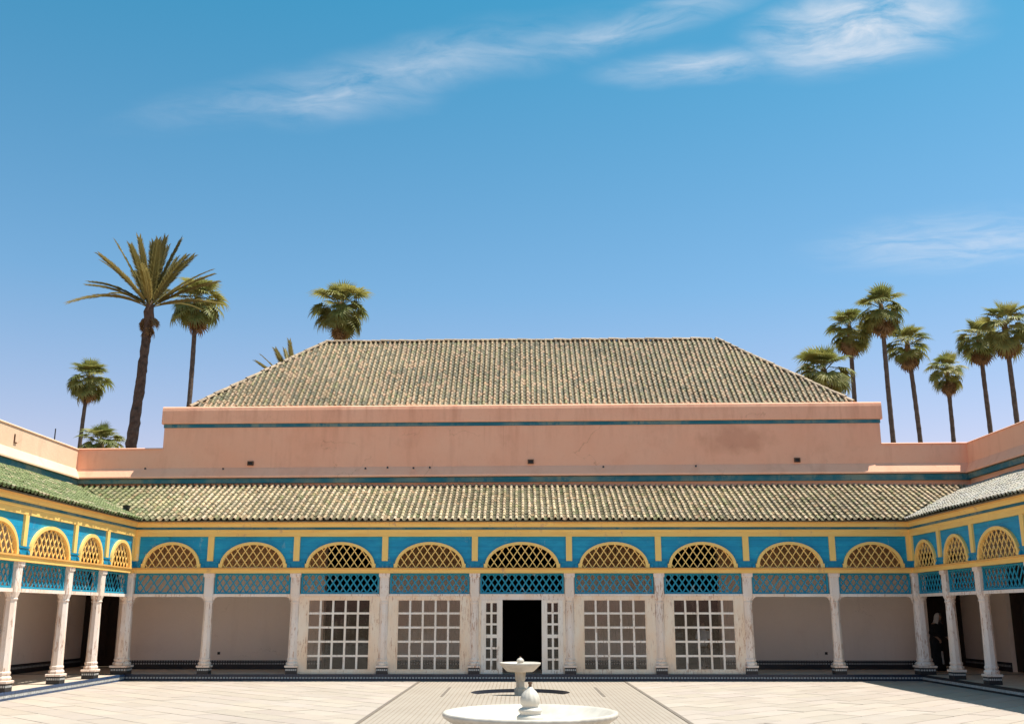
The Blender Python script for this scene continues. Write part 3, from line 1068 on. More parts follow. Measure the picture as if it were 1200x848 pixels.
# ------------------------------------------------------------------ the wings
def wing(side, label):
    left = side < 0
    rz = math.pi / 2 if left else -math.pi / 2
    root = thing('gallery_wing', label, 'gallery', (side * SX, 0, -0.003), rz, 'side galleries of the courtyard')
    L = (lambda y: y) if left else (lambda y: -y)          # world y -> local x
    for y in WCOLS[1:]:
        add_column(root, L(y), .10)
    cols = WCOLS
    rg = random.Random(21 if left else 22)
    for i in range(len(cols) - 1):
        a, b = sorted((L(cols[i]), L(cols[i + 1])))
        e0 = .19 if i == 0 else .138
        la, lb2 = (a + .138, b - e0) if left else (a + e0, b - .138)
        pa, pb = a + .0005, b - .0005
        if i == 0:
            if left: pb = L(FY) - .002
            else: pa = L(FY) + .002
        arch_panel(root, pa, pb, rg)
        lattice(root, la, lb2, rg)
        open_bay(root, la - .02, lb2 + .02)
    for y in WCOLS[1:]:
        MB().box(L(y) - .076, L(y) + .076, -.048, .0299, 2.898, 3.507).obj('post', M['yellowv'], root)
    yc = FY - .076
    MB().box(L(yc) - .07, L(yc) + .07, -.046, .0299, 2.898, 3.507).obj('post', M['yellowv'], root)
    x0, x1 = sorted((L(Y0), L(FY + .02)))
    entablature(root, x0, x1, 0)
    d = WX - SX - EY
    sl = math.hypot(d, TZ - EZ)
    def ulim(s):
        far_ = FY + EY + (WY - FY - EY) * s / sl
        return (Y0, far_) if left else (-far_, -Y0)
    gallery_roof(root, d, ulim, 0, 0, col_left if left else col_right, EY)
    MB().box(min(L(Y0), L(FY)), max(L(Y0), L(FY)), .032, WX - SX - .001, 3.755, 3.795).obj('ceiling', M['ceil'], root)
    # wall behind the gallery, with its parapet, ledge and blue band
    dz = 0.006 * side * WX
    plm = M['pinklit'] if left else M['pinkright']
    wy = WX - SX
    a, b = sorted((L(Y0), L(30.45)))
    a2, b2 = sorted((L(Y0), L(WY)))
    wl = MB()
    if left:
        wl.box(a, b, wy, wy + .32, -.05, 3.9)
    else:
        d0, d1 = sorted((L(26.25), L(27.50)))
        wl.box(a, d0, wy, wy + .32, -.05, 3.9).box(d1, b, wy, wy + .32, -.05, 3.9).box(d0, d1, wy, wy + .32, 2.9, 3.9)
    bw = wl.obj('back_wall', M['inner'], root)
    if not left:
        dr = MB().box(d0, d1, wy + .12, wy + .18, PZ, 2.9).obj('door', M['darkwood'], root)
        for k in range(2):
            for zz in (.35, 1.2, 2.05):
                MB().box(d0 + .10 + k * .60, d0 + .57 + k * .60, wy + .10, wy + .1195, zz, zz + .72).obj('door_panel', M['darkwood'], dr)
    dd = [(a, b)] if left else [(a, d0), (d1, b)]
    dw = MB()
    for p, q in dd:
        MB().prof([(wy - .001, PZ), (wy - .022, PZ), (wy - .022, PZ + .185), (wy - .012, PZ + .188), (wy - .012, PZ + .198), (wy - .018, PZ + .20), (wy - .018, PZ + .232), (wy - .001, PZ + .232)], p, q).obj('dado', M['navydull'], bw)
        u = p + .03
        while u < q - .06:
            dw.box(u, u + .04, wy - .0232, wy - .0222, PZ + .12, PZ + .17)
            u += .075
    dw.obj('mosaic_tiles', M['mosaic'], bw, kind='stuff')
    pp = MB()
    a, b = a2, b2
    pp.box(a, b, wy, wy + .32, 3.901, 6.20 + dz)
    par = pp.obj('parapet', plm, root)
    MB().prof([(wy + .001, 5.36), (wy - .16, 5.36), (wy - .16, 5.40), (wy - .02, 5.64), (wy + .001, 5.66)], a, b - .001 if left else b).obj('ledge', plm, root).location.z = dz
    MB().box(a, b, wy - .10, wy + .001, 5.198, 5.343).obj('blue_band', M['teal'], root).location.z = dz
    cp = MB()
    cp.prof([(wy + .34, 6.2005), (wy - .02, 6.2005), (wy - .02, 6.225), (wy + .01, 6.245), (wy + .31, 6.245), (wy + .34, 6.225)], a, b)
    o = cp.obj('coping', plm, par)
    o.location.z = dz
    return root


WL = wing(-1, 'sunlit arcade wing with bright green roof tiles along the left side of the courtyard')
WR = wing(1, 'shaded arcade wing with grey roof tiles along the right side of the courtyard')

# ------------------------------------------------------------------ the great hall behind the main gallery
hall = thing('palace_hall', 'great hall with pink plaster walls and a tall hipped tile roof behind the main gallery', 'building', (0, WY, 0))
OPEN = [(-5.42, -3.72), (-1.12, 1.12), (3.72, 5.42)]


def sheared(mb):
    mb.v = [(x, y, shear(x, z_)) for x, y, z_ in mb.v]
    return mb


lw = MB()
xs = [-11.05] + [q for o_ in OPEN for q in o_] + [11.05]
for k in range(0, len(xs), 2):
    lw.box(xs[k], xs[k + 1], 0, .32, -.05, 3.55)
lw.box(-WX - .32, WX + .32, 0, .32, 3.5501, 4.9)
for s in (-1, 1):      # the galleries run on into a short dark passage at each corner
    lw.box(s * 11.05, s * 10.75, .3201, 1.62, -.05, 3.9).box(s * 11.0505, s * (WX - .002), .3202, 1.9, 3.3, 3.5)
    lw.box(s * 11.0505, s * (WX - .002), 0, .3201, 3.3, 3.55)
lo = lw.obj('gallery_wall', M['inner'], hall)
dw = MB()
seg_ = [(-11.05, OPEN[0][0]), (OPEN[0][1], OPEN[1][0]), (OPEN[1][1], OPEN[2][0]), (OPEN[2][1], 11.05)]
for p, q in seg_:
    MB().prof([(-.001, PZ), (-.022, PZ), (-.022, PZ + .185), (-.012, PZ + .188), (-.012, PZ + .198), (-.018, PZ + .20), (-.018, PZ + .232), (-.001, PZ + .232)], p, q).obj('dado', M['navydull'], lo)
    u = p + .03
    while u < q - .06:
        dw.box(u, u + .035, -.0245, -.0222, PZ + .125, PZ + .165)
        dw.box(u, u + .035, -.0245, -.0182, PZ + .206, PZ + .226)
        u += .07
dw.obj('mosaic_tiles', M['mosaic'], lo, kind='stuff')
for p, q in seg_:
    MB().box(p, q, -.015, -.001, 2.86, 3.758).obj('wood_frieze', M['brownwood'], lo)
for s in (-1, 1):
    x0, x1 = sorted((s * 11.03, s * 12.64))
    dr = MB().box(x0, x1, 1.50, 1.56, PZ + .001, 3.3).obj('corridor_door', M['darkwood'], hall)
    MB().box(x0, x1, .11, 1.5, 0, PZ - .001).obj('passage_floor', M['platform'], hall)
    for k in range(2):
        for zz in (.40, 1.25, 2.1):
            MB().box(x0 + .14 + k * .70, x0 + .75 + k * .70, 1.475, 1.4995, zz, zz + .74).obj('door_panel', M['darkwood'], dr)
    MB().box(s * 8.22 - .035, s * 8.22 + .035, -.02, -.001, .535, .605).obj('wall_socket', M['dark'], hall)

# outer walls above, with parapet arms to both sides and the tall block
uw = MB()
uw.box(-WX - .32, WX + .32, 0, .319, 4.901, 6.20)
uw.box(-10.2, 10.2, 0, .318, 6.2001, 6.93)
uw.box(-10.2, -9.88, .3185, 7.55, 0, 7.2).box(9.88, 10.2, .3185, 7.55, 0, 7.2).box(-10.2, 10.2, 7.551, 7.85, 0, 7.2)
# split long faces so that the slope of the upper courses follows
wall = sheared(uw).obj('wall', M['pink'], hall)
b_ = MB().prof([(.001, 5.36), (-.16, 5.36), (-.16, 5.40), (-.02, 5.64), (.001, 5.66)], -WX, WX)
sheared(b_).obj('ledge', M['pink'], hall)
sheared(MB().box(-WX, WX, -.10, .0005, 5.20, 5.345)).obj('blue_band', M['teal'], hall)
sheared(MB().box(-10.215, 10.215, -.022, .001, 6.815, 6.921)).obj('blue_band', M['teal'], hall)
cn = MB()
pf = [(.36, 6.925), (-.055, 6.925), (-.066, 6.95), (-.066, 7.30), (-.05, 7.39), (-.01, 7.425), (.36, 7.425)]
cn.prof(pf, -10.27, 10.27)
for s in (-1, 1):
    x0, x1 = sorted((s * 10.265, s * 9.86))
    cn.box(x0, x1, .361, 7.9, 6.926, 7.42)
cn.box(-9.86, 9.86, 7.5, 7.9, 6.926, 7.42)
sheared(cn).obj('cornice', M['pink'], hall)
for s in (-1, 1):
    cp = MB()
    x0, x1 = sorted((s * 10.201, s * (WX + .34)))
    cp.prof([(.34, 6.2005), (-.02, 6.2005), (-.02, 6.225), (.01, 6.245), (.31, 6.245), (.34, 6.225)], x0, x1)
    sheared(cp).obj('coping', M['pink'], wall)
sheared(MB().box(-9.87, 9.87, .32, 7.55, 7.15, 7.39)).obj('roof_deck', M['cap'], hall)
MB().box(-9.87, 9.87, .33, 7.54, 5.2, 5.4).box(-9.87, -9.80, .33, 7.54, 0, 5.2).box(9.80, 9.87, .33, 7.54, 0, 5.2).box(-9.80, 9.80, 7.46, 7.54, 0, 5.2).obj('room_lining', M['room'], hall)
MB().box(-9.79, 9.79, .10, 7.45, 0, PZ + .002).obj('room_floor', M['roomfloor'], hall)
for x, z_ in ((-7.67, 5.735), (.26, 5.775), (7.78, 5.815)):
    v_ = MB()
    v_.box(x - .085, x - .06, -.05, .001, z_ - .06, z_ + .06).box(x + .06, x + .085, -.05, .001, z_ - .06, z_ + .06)
    v_.box(x - .06, x + .06, -.05, .001, z_ + .04, z_ + .06).box(x - .06, x + .06, -.05, .001, z_ - .06, z_ - .04)
    sp = v_.obj('water_spout', M['hole'], hall)
    MB().box(x - .06, x + .06, -.012, -.001, z_ - .04, z_ + .04).obj('spout_hole', M['dark'], sp)
for x, z_ in ((-4.39, 5.56), (-3.77, 5.585), (-3.04, 5.57), (-2.58, 5.585), (-8.4, 5.55), (2.3, 5.60), (4.9, 5.62), (-10.6, 5.56)):
    MB().loft([ring(0, .028, 7), ring(.05, .024, 7)]).obj('weep_hole', M['dark'], hall).location = (x, -.115 + (5.66 - z_) * -.25, z_ - .01)

# hipped roof
ze, zr, ye, yr, xe, xr = 7.50, 10.30, .50, 3.80, 9.66, 6.42
yb = 2 * yr - ye
rf = MB()
ev = [(-xe, ye, ze), (xe, ye, ze), (xe, yb, ze), (-xe, yb, ze), (-xr, yr, zr), (xr, yr, zr)]
rf.add(ev, [(0, 1, 5, 4), (1, 2, 5), (2, 3, 4, 5), (3, 0, 4), (3, 2, 1, 0)])
roof = sheared(rf).obj('roof', M['mortar'], hall)
rise = zr - ze
sl = math.hypot(yr - ye, rise)
S = ((0, (yr - ye) / sl, rise / sl)); Nn = (0, -rise / sl, (yr - ye) / sl)
tl = tiles((0, ye, ze), (1, 0, 0), S, Nn, sl, lambda s: (-(xe + (xr - xe) * s / sl), xe + (xr - xe) * s / sl), .160, .20, col_up, rgt)
sheared(tl).obj('roof_tiles', M['tile'], roof, kind='stuff')
tl = tiles((0, yb, ze), (-1, 0, 0), (0, -S[1], S[2]), (0, -Nn[1], Nn[2]), sl, lambda s: (-(xe + (xr - xe) * s / sl), xe + (xr - xe) * s / sl), .32, .4, col_up, rgt)
sl2 = math.hypot(xe - xr, rise)
for s in (-1, 1):
    t2 = tiles((s * xe, yr, ze), (0, s, 0), (-s * (xe - xr) / sl2, 0, rise / sl2), (s * rise / sl2, 0, (xe - xr) / sl2), sl2,
               lambda q: (-(yr - ye) * (1 - q / sl2), (yr - ye) * (1 - q / sl2)), .160, .20, col_up, rgt)
    sheared(t2).obj('roof_tiles', M['tile'], roof, kind='stuff')


def ridge(a, b, name):
    a, b = Vector(a), Vector(b)
    d = (b - a)
    n_ = int(d.length / .30) - 1
    d.normalize()
    sd = d.cross(Vector((0, 0, 1))).normalized()
    up = sd.cross(d).normalized()
    mb = MB()
    for i in range(n_ + 1):
        p0 = a + d * (i * .30)
        j = random.uniform(-.012, .012)
        vv = []
        for (t_, r_) in ((0, .085), (.34, .070)):
            for k in range(7):
                th = math.pi * k / 6
                vv.append(p0 + d * t_ + sd * (math.cos(th) * r_) + up * (math.sin(th) * r_ * .9 + .035 + j))
        k_ = random.uniform(.75, 1.1)
        mb.add(vv, [(k + 1, k, 7 + k, 8 + k) for k in range(6)], (.42 * k_, .31 * k_, .205 * k_))
    sheared(mb).obj(name, M['tile'], roof, kind='stuff')


ridge((-xr, yr, zr), (xr, yr, zr), 'ridge_tiles')
for sx in (-1, 1):
    ridge((sx * xe, ye, ze), (sx * xr, yr, zr), 'ridge_tiles')
    ridge((sx * xe, yb, ze), (sx * xr, yr, zr), 'ridge_tiles')


# ------------------------------------------------------------------ fountains
def fountain(name, label, loc, rim, zr, ztop, k, ped):
    """fluted marble bowl on a pedestal with a turned finial"""
    root = thing(name, label, 'fountain', loc, group='marble fountains on the courtyard axis')
    n = 96
    bowl = MB()
    d = .20 * k

    def rr(z, r, fl, nn=216):
        out = []
        for i in range(nn):
            a = 2 * math.pi * i / nn
            q = r * (1 + fl * math.cos(a * 54))
            out.append((q * math.cos(a), q * math.sin(a), z))
        return out
    P = [(zr - d, rim * .30, 0), (zr - d * .97, rim * .62, 0), (zr - d * .80, rim * .72, .004), (zr - d * .48, rim * .86, .011), (zr - d * .28, rim * .95, .012),
         (zr - d * .20, rim * .985, .008), (zr - d * .12, rim * 1.0, .001), (zr - d * .02, rim * .995, 0), (zr, rim * .975, 0), (zr - d * .05, rim * .93, 0),
         (zr - d * .34, rim * .84, 0), (zr - d * .55, rim * .62, 0), (zr - d * .62, rim * .30, 0), (zr - d * .63, rim * .02, 0)]
    bowl.loft([rr(*p) for p in P], smooth=True)
    bo = bowl.obj('bowl', M['marble'], root)
    wt = MB()
    zw = zr - d * .30
    wt.loft([ring(zw, rim * .70, 64), ring(zw + .001, rim * .70, 64)])
    # finial: ringed foot, fluted bulb, small nozzle
    f0 = zr - d * .60
    H = ztop - f0
    pf = [(0, .112), (.22, .112), (.255, .100), (.27, .088), (.30, .086), (.34, .098), (.38, .098), (.41, .084), (.43, .066), (.46, .064), (.49, .074), (.56, .080), (.63, .080), (.71, .070), (.78, .052), (.85, .028), (.89, .016)]
    fi = MB()
    sp = []
    for h, r in pf:
        ring_ = []
        for i in range(48):
            a = 2 * math.pi * i / 48
            q = r * k * (1 + (.035 * math.cos(a * 12 + h * 9) if h > .47 and h < .85 else 0))
            ring_.append((q * math.cos(a), q * math.sin(a), f0 + h * H))
        sp.append(ring_)
    fi.loft(sp, smooth=True)
    fo = fi.obj('finial', M['marble'], root)
    MB().loft([ring(f0 + .885 * H, .014 * k, 12), ring(f0 + .95 * H, .013 * k, 12), ring(f0 + .955 * H, .019 * k, 12), ring(f0 + H, .017 * k, 12)]).obj('nozzle', M['hole'], fo)
    pm = MB()
    zb = ped
    hh = (zr - d) - zb
    pm.loft([octo(zb, .130 * k), octo(zb + hh * .30, .130 * k), octo(zb + hh * .335, .112 * k), octo(zb + hh * .36, .092 * k), octo(zb + hh * .62, .092 * k), octo(zb + hh * .65, .10 * k),
             octo(zb + hh * .68, .112 * k), octo(zb + hh * .96, .118 * k), octo(zb + hh * 1.0, .13 * k)])
    pm.obj('pedestal', M['stoneped'], root)
    return root


fountain('fountain', 'small marble fountain bowl on a pedestal in front of the open doorway', (-.05, 22.55, 0), .435, .605, .735, .95, -.069)
fountain('fountain', 'large white marble fountain bowl in the foreground with a fat turned finial', (.03, 10.0, 0), .815, .725, .985, 1.12, .006)


# ------------------------------------------------------------------ palms
def fan_mesh(name, mat, droop, fold, seed, pet=.85, blade=.95, nseg=22, tilt=0.0):
    """a fan leaf: stalk along +x, then pleated blades spread round its tip, tips hanging"""
    rg = random.Random(seed)
    mb = MB()
    w_ = .022
    st = []
    for i in range(4):
        t = i / 3
        x = pet * t
        zz = -.10 * droop * t * t
        st.append([(x, -w_, zz), (x, w_, zz), (x, 0, zz - .025)])
    mb.loft(st, cap=False)
    cx, cz = pet, -.10 * droop
    span = R(125)
    ct, st_ = math.cos(R(tilt)), math.sin(R(tilt))
    for i in range(nseg):
        a = -span + 2 * span * (i + .5) / nseg
        half = span / nseg * .92
        L = blade * (0.78 + .22 * math.cos(a * .75)) * rg.uniform(.9, 1.06)
        a += rg.uniform(-.03, .03)
        lift = fold * abs(math.sin(a)) * .55
        pts = []
        for t, wv in ((.04, .35), (.45, 1.0), (.70, .50), (1.0, .05)):
            r_ = L * t
            dz = lift * r_ - droop * .55 * L * max(0, t - .30) ** 1.6 * rg.uniform(.8, 1.25)
            r2 = r_ * (1 - .22 * droop * max(0, t - .4))
            hw = math.sin(half) * L * .66 * wv
            c, s = math.cos(a), math.sin(a)
            mx, my = cx + r2 * c, r2 * s
            tri = ((mx - s * -hw, my - c * hw, cz + dz), (mx, my, cz + dz - .02 * wv), (mx + s * -hw, my + c * hw, cz + dz))
            pts.append(tuple((cx + (x_ - cx) * ct + (z_ - cz) * st_, y_, cz - (x_ - cx) * st_ + (z_ - cz) * ct) for x_, y_, z_ in tri))
        v = [p for q in pts for p in q]
        f = []
        for k in range(3):
            f += [(k * 3, k * 3 + 1, k * 3 + 4, k * 3 + 3), (k * 3 + 1, k * 3 + 2, k * 3 + 5, k * 3 + 4)]
        mb.add(v, f)
    return mb.mesh(name, mat)


def feather_mesh(name, mat, L, bend, seed, n=62):
    """a feather frond: arching midrib with leaflets in a shallow V"""
    rg = random.Random(seed)
    mb = MB()
    def P(t):
        return Vector((L * t * (1 - .10 * bend * t), 0, -bend * L * .42 * t ** 2.2))
    st = []
    for i in range(9):
        t = i / 8
        p = P(t)
        r = .035 * (1 - .85 * t)
        st.append([(p.x, -r, p.z), (p.x, r, p.z), (p.x, 0, p.z - r * 1.2)])
    mb.loft(st, cap=False)
    for i in range(n):
        t = .14 + .86 * i / (n - 1)
        p = P(t)
        d = (P(min(t + .01, 1.0)) - P(t - .01)).normalized()
        up = Vector((-d.z, 0, d.x))
        ll = L * .115 * (math.sin(math.pi * min(1, (t - .05) * .92)) ** .55 + .15) * rg.uniform(.85, 1.1)
        for s in (-1, 1):
            sweep = .85 + .5 * t
            v = (d * sweep + Vector((0, s, 0)) * (1.0 - .3 * t) + up * (.42 - .2 * t + rg.uniform(-.12, .12))).normalized()
            tip = p + v * ll + Vector((0, 0, -ll * .16))
            mid = p + v * ll * .5
            wd = d * (.036 * (1.2 - .5 * t))
            mb.add([p - wd, p + wd, mid + wd * 1.25, tip, mid - wd * 1.25], [(0, 1, 2, 3, 4)])
    return mb.mesh(name, mat)


FAN = [fan_mesh('frond', M['fan'], dr, fo, 30 + i, pt, .95, 22, ti) for i, (dr, fo, pt, ti) in enumerate(((.6, .5, .8, 12), (.9, .35, 1.0, 30), (1.1, .25, 1.0, 38), (1.1, .3, 1.0, 18)))]
DEAD = [fan_mesh('dry_frond', M['dead'], dr, .9, 50 + i, .8, .85, 16) for i, dr in enumerate((1.2, 1.6))]
FEA = [feather_mesh('frond', M['pin'], 3.5, b, 60 + i) for i, b in enumerate((.10, .28, .55, .9))]


def trunk_geo(base, top, r0, r1, rg, rough=.05, rings=46, n=12, bend=.25):
    mb = MB()
    b, t = Vector(base), Vector(top)
    ph = rg.uniform(0, 6)
    rs = []
    for i in range(rings + 1):
        q = i / rings
        c = b.lerp(t, q) + Vector((math.sin(q * 3.1 + ph) - math.sin(ph) * (1 - q) - math.sin(3.1 + ph) * q, math.cos(q * 2.3 + ph) * .3, 0)) * bend
        r = r0 + (r1 - r0) * q ** .8
        r *= 1 + (.035 if i % 2 else -.03)
        rs.append([(c.x + r * math.cos(a) * (1 + rg.uniform(-rough, rough)), c.y + r * math.sin(a) * (1 + rg.uniform(-rough, rough)), c.z) for a in (2 * math.pi * k / n for k in range(n))])
    mb.loft(rs)
    return mb


GRP = 'palm trees rising behind the palace'


def fan_palm(label, crown, lean, size, rg, skirt=14, green=46, r=.125, low=-46, squash=1.0):
    """crown: centre of the leaf head; the trunk runs down to the ground below"""
    cx, cy, cz = crown
    root = thing('palm_tree', label, 'palm tree', (cx - lean[0], cy - lean[1], -.1), 0, GRP)
    t = trunk_geo((0, 0, 0), (lean[0], lean[1], cz + .1), r * 1.45, r, rg, .06, int(cz * 3.2), 10, .22)
    t.obj('trunk', M['trunkpale'], root)
    hd = MB()
    rs = []
    for h, q in ((-.75, .8), (-.45, 1.2), (-.1, 1.35), (.2, 1.0), (.35, .4)):
        rs.append([(r * q * math.cos(a) * (1 + rg.uniform(-.2, .2)), r * q * math.sin(a) * (1 + rg.uniform(-.2, .2)), h * size) for a in (2 * math.pi * k / 9 for k in range(9))])
    hd.loft(rs)
    cr = hd.obj('crown', M['dead'], root, (lean[0], lean[1], cz + .1))
    ga = 2.39996
    for i in range(green):
        q = i / (green - 1)
        el = 80 - (80 - low) * q + rg.uniform(-14, 14)
        az = i * ga + rg.uniform(-.45, .45)
        me = FAN[0] if el > 58 else FAN[1] if el > 28 else FAN[2] if el > -15 else FAN[3]
        sc_ = size * rg.uniform(.74, 1.14) * (.88 if el > 60 else 1)
        mobj('frond', me, cr, (0, 0, .12 - .35 * q), rot=(rg.uniform(-.35, .35), -R(el), az), scale=(sc_, sc_, sc_ * squash))
    for i in range(int(skirt * 1.3)):
        el = -52 - 30 * rg.random()
        az = i * ga * 1.7 + rg.uniform(-.3, .3)
        sc_ = size * rg.uniform(.62, 1.0)
        mobj('dry_frond', DEAD[i % 2], cr, (0, 0, -.3 - .3 * rg.random()), rot=(rg.uniform(-.5, .5), -R(el), az), scale=(sc_,) * 3)
    return root


def feather_palm(label, crown, lean, size, rg, nf, r0, r1, lo=-12, hi=86, special=()):
    cx, cy, cz = crown
    root = thing('palm_tree', label, 'palm tree', (cx - lean[0], cy - lean[1], -.1), 0, GRP)
    trunk_geo((0, 0, 0), (lean[0], lean[1], cz - .3), r0, r1, rg, .16, int(cz * 4.5), 14, .12).obj('trunk', M['trunk'], root)
    hd = MB()
    rs = []
    for h, q in ((-1.0, .8), (-.75, 1.05), (-.5, 1.2), (-.2, 1.25), (.1, .9), (.35, .4)):
        rs.append([(r1 * q * math.cos(a) * (1 + rg.uniform(-.25, .25)), r1 * q * math.sin(a) * (1 + rg.uniform(-.25, .25)), h) for a in (2 * math.pi * k / 12 for k in range(12))])
    hd.loft(rs)
    cr = hd.obj('crown', M['trunk'], root, (lean[0], lean[1], cz + .1))
    ga = 2.39996
    for i in range(nf):
        q = i / (nf - 1)
        el = hi - (hi - lo) * q ** 1.1 + rg.uniform(-5, 5)
        az = i * ga + rg.uniform(-.2, .2)
        b = 0 if el > 62 else 1 if el > 38 else 2 if el > 12 else 3
        sc_ = size * rg.uniform(.9, 1.06)
        mobj('frond', FEA[b], cr, (0, 0, 0), rot=(rg.uniform(-.3, .3), -R(el), az), scale=(sc_,) * 3)
    for el, az, k, b in special:
        mobj('frond', FEA[b], cr, (0, 0, 0), rot=(0, -R(el), R(az)), scale=(size * k,) * 3)
    for i in range(26):       # torn brown leaf stubs under the head
        el = -50 - 35 * rg.random()
        mobj('dry_frond', DEAD[i % 2], cr, (0, 0, .05 - .75 * rg.random()), rot=(rg.uniform(-.6, .6), -R(el), i * ga * 1.3), scale=(.62 * size, .36 * size, .5 * size))
    return root


rp = random.Random(77)
feather_palm('tall feather palm with a thick dark trunk and spiky arching fronds', (-15.9, 42, 14.35), (.75, 0), .92, rp, 25, .31, .175, 30, 87,
             ((27, 178, 1.12, 3), (38, 172, 1.0, 2), (33, 186, .9, 2), (18, 4, .95, 2), (32, 8, .95, 1)))
feather_palm('feather palm showing only its frond tips above the left hip of the roof', (-13.5, 60, 14.25), (0, 0), .95, rp, 26, .32, .2, 2, 66)
fan_palm('bushy fan palm standing just right of the tall feather palm', (-18.55, 56, 18.9), (.3, 0), 1.02, rp, 10, 50)
fan_palm('slender fan palm at the far left above the parapet corner', (-30.3, 70, 17.6), (.2, 0), 1.0, rp, 12, 52)
fan_palm('low fan palm peeking over the left parapet beside a slender trunk', (-25.7, 62, 11.75), (0, 0), .92, rp, 6, 50, .15, -30)
fan_palm('fan palm centred above the left end of the roof ridge', (-9.5, 52, 17.35), (0, 0), .98, rp, 12, 56, .14)
fan_palm('fresh green fan palm low behind the right slope of the roof', (15.8, 52, 13.75), (0, 0), .98, rp, 4, 58, .14, -36)
fan_palm('fan palm with pale trunk meeting the right foot of the hipped roof', (20.0, 60, 18.35), (-.25, 0), .92, rp, 22, 40)
fan_palm('tallest fan palm of the right-hand row', (21.3, 58, 19.05), (-.1, 0), 1.0, rp, 22, 44)
fan_palm('shaggy fan palm just right of the tallest one in the right-hand row', (23.4, 60, 17.35), (-.15, 0), .86, rp, 26, 36)
fan_palm('shortest fan palm of the right-hand row, standing apart in its middle', (27.35, 64, 16.7), (-.12, 0), .84, rp, 26, 36)
fan_palm('fan palm second from the right edge, its crown merging with its neighbour', (27.75, 60, 17.75), (-.05, 0), .92, rp, 26, 38)
fan_palm('broad fan palm at the right edge with a thick brown skirt', (27.45, 56, 17.4), (-.4, 0), 1.02, rp, 28, 42)


# ------------------------------------------------------------------ people
def skin_body(name, verts, edges, radii, mat, root_i=0, sub=2, parent=None):
    me = bpy.data.meshes.new(name)
    me.from_pydata(verts, edges, [])
    o = bpy.data.objects.new(name, me)
    C.objects.link(o)
    sk = o.modifiers.new('skin', 'SKIN')
    sk.use_smooth_shade = True
    for i, r in enumerate(radii):
        q = me.skin_vertices[0].data[i]
        q.radius = r if isinstance(r, tuple) else (r, r)
        q.use_root = (i == root_i)
    ss = o.modifiers.new('sub', 'SUBSURF')
    ss.levels = ss.render_levels = sub
    dg = bpy.context.evaluated_depsgraph_get()
    me2 = bpy.data.meshes.new_from_object(o.evaluated_get(dg))
    bpy.data.objects.remove(o)
    me2.name = name
    me2.materials.clear()
    me2.materials.append(mat)
    for p in me2.polygons: p.use_smooth = True
    return mobj(name, me2, parent)


M['skin'] = m_plain('skin', (0.32, 0.19, 0.13), 0.6, 0.08, 8)
M['robe'] = m_plain('dark_cloth', (0.018, 0.018, 0.02), 0.9, 0.2, 12, 0.1)
M['scarf'] = m_plain('white_cloth', (0.42, 0.40, 0.38), 0.9, 0.1, 12, 0.1)
M['shirt'] = m_plain('pale_blue_cloth', (0.62, 0.68, 0.74), 0.85, 0.1, 12, 0.1)
M['trousers'] = m_plain('dark_trousers', (0.03, 0.03, 0.04), 0.9, 0.2, 12, 0.1)
M['hair'] = m_plain('dark_hair', (0.02, 0.015, 0.012), 0.6, 0.2, 20)


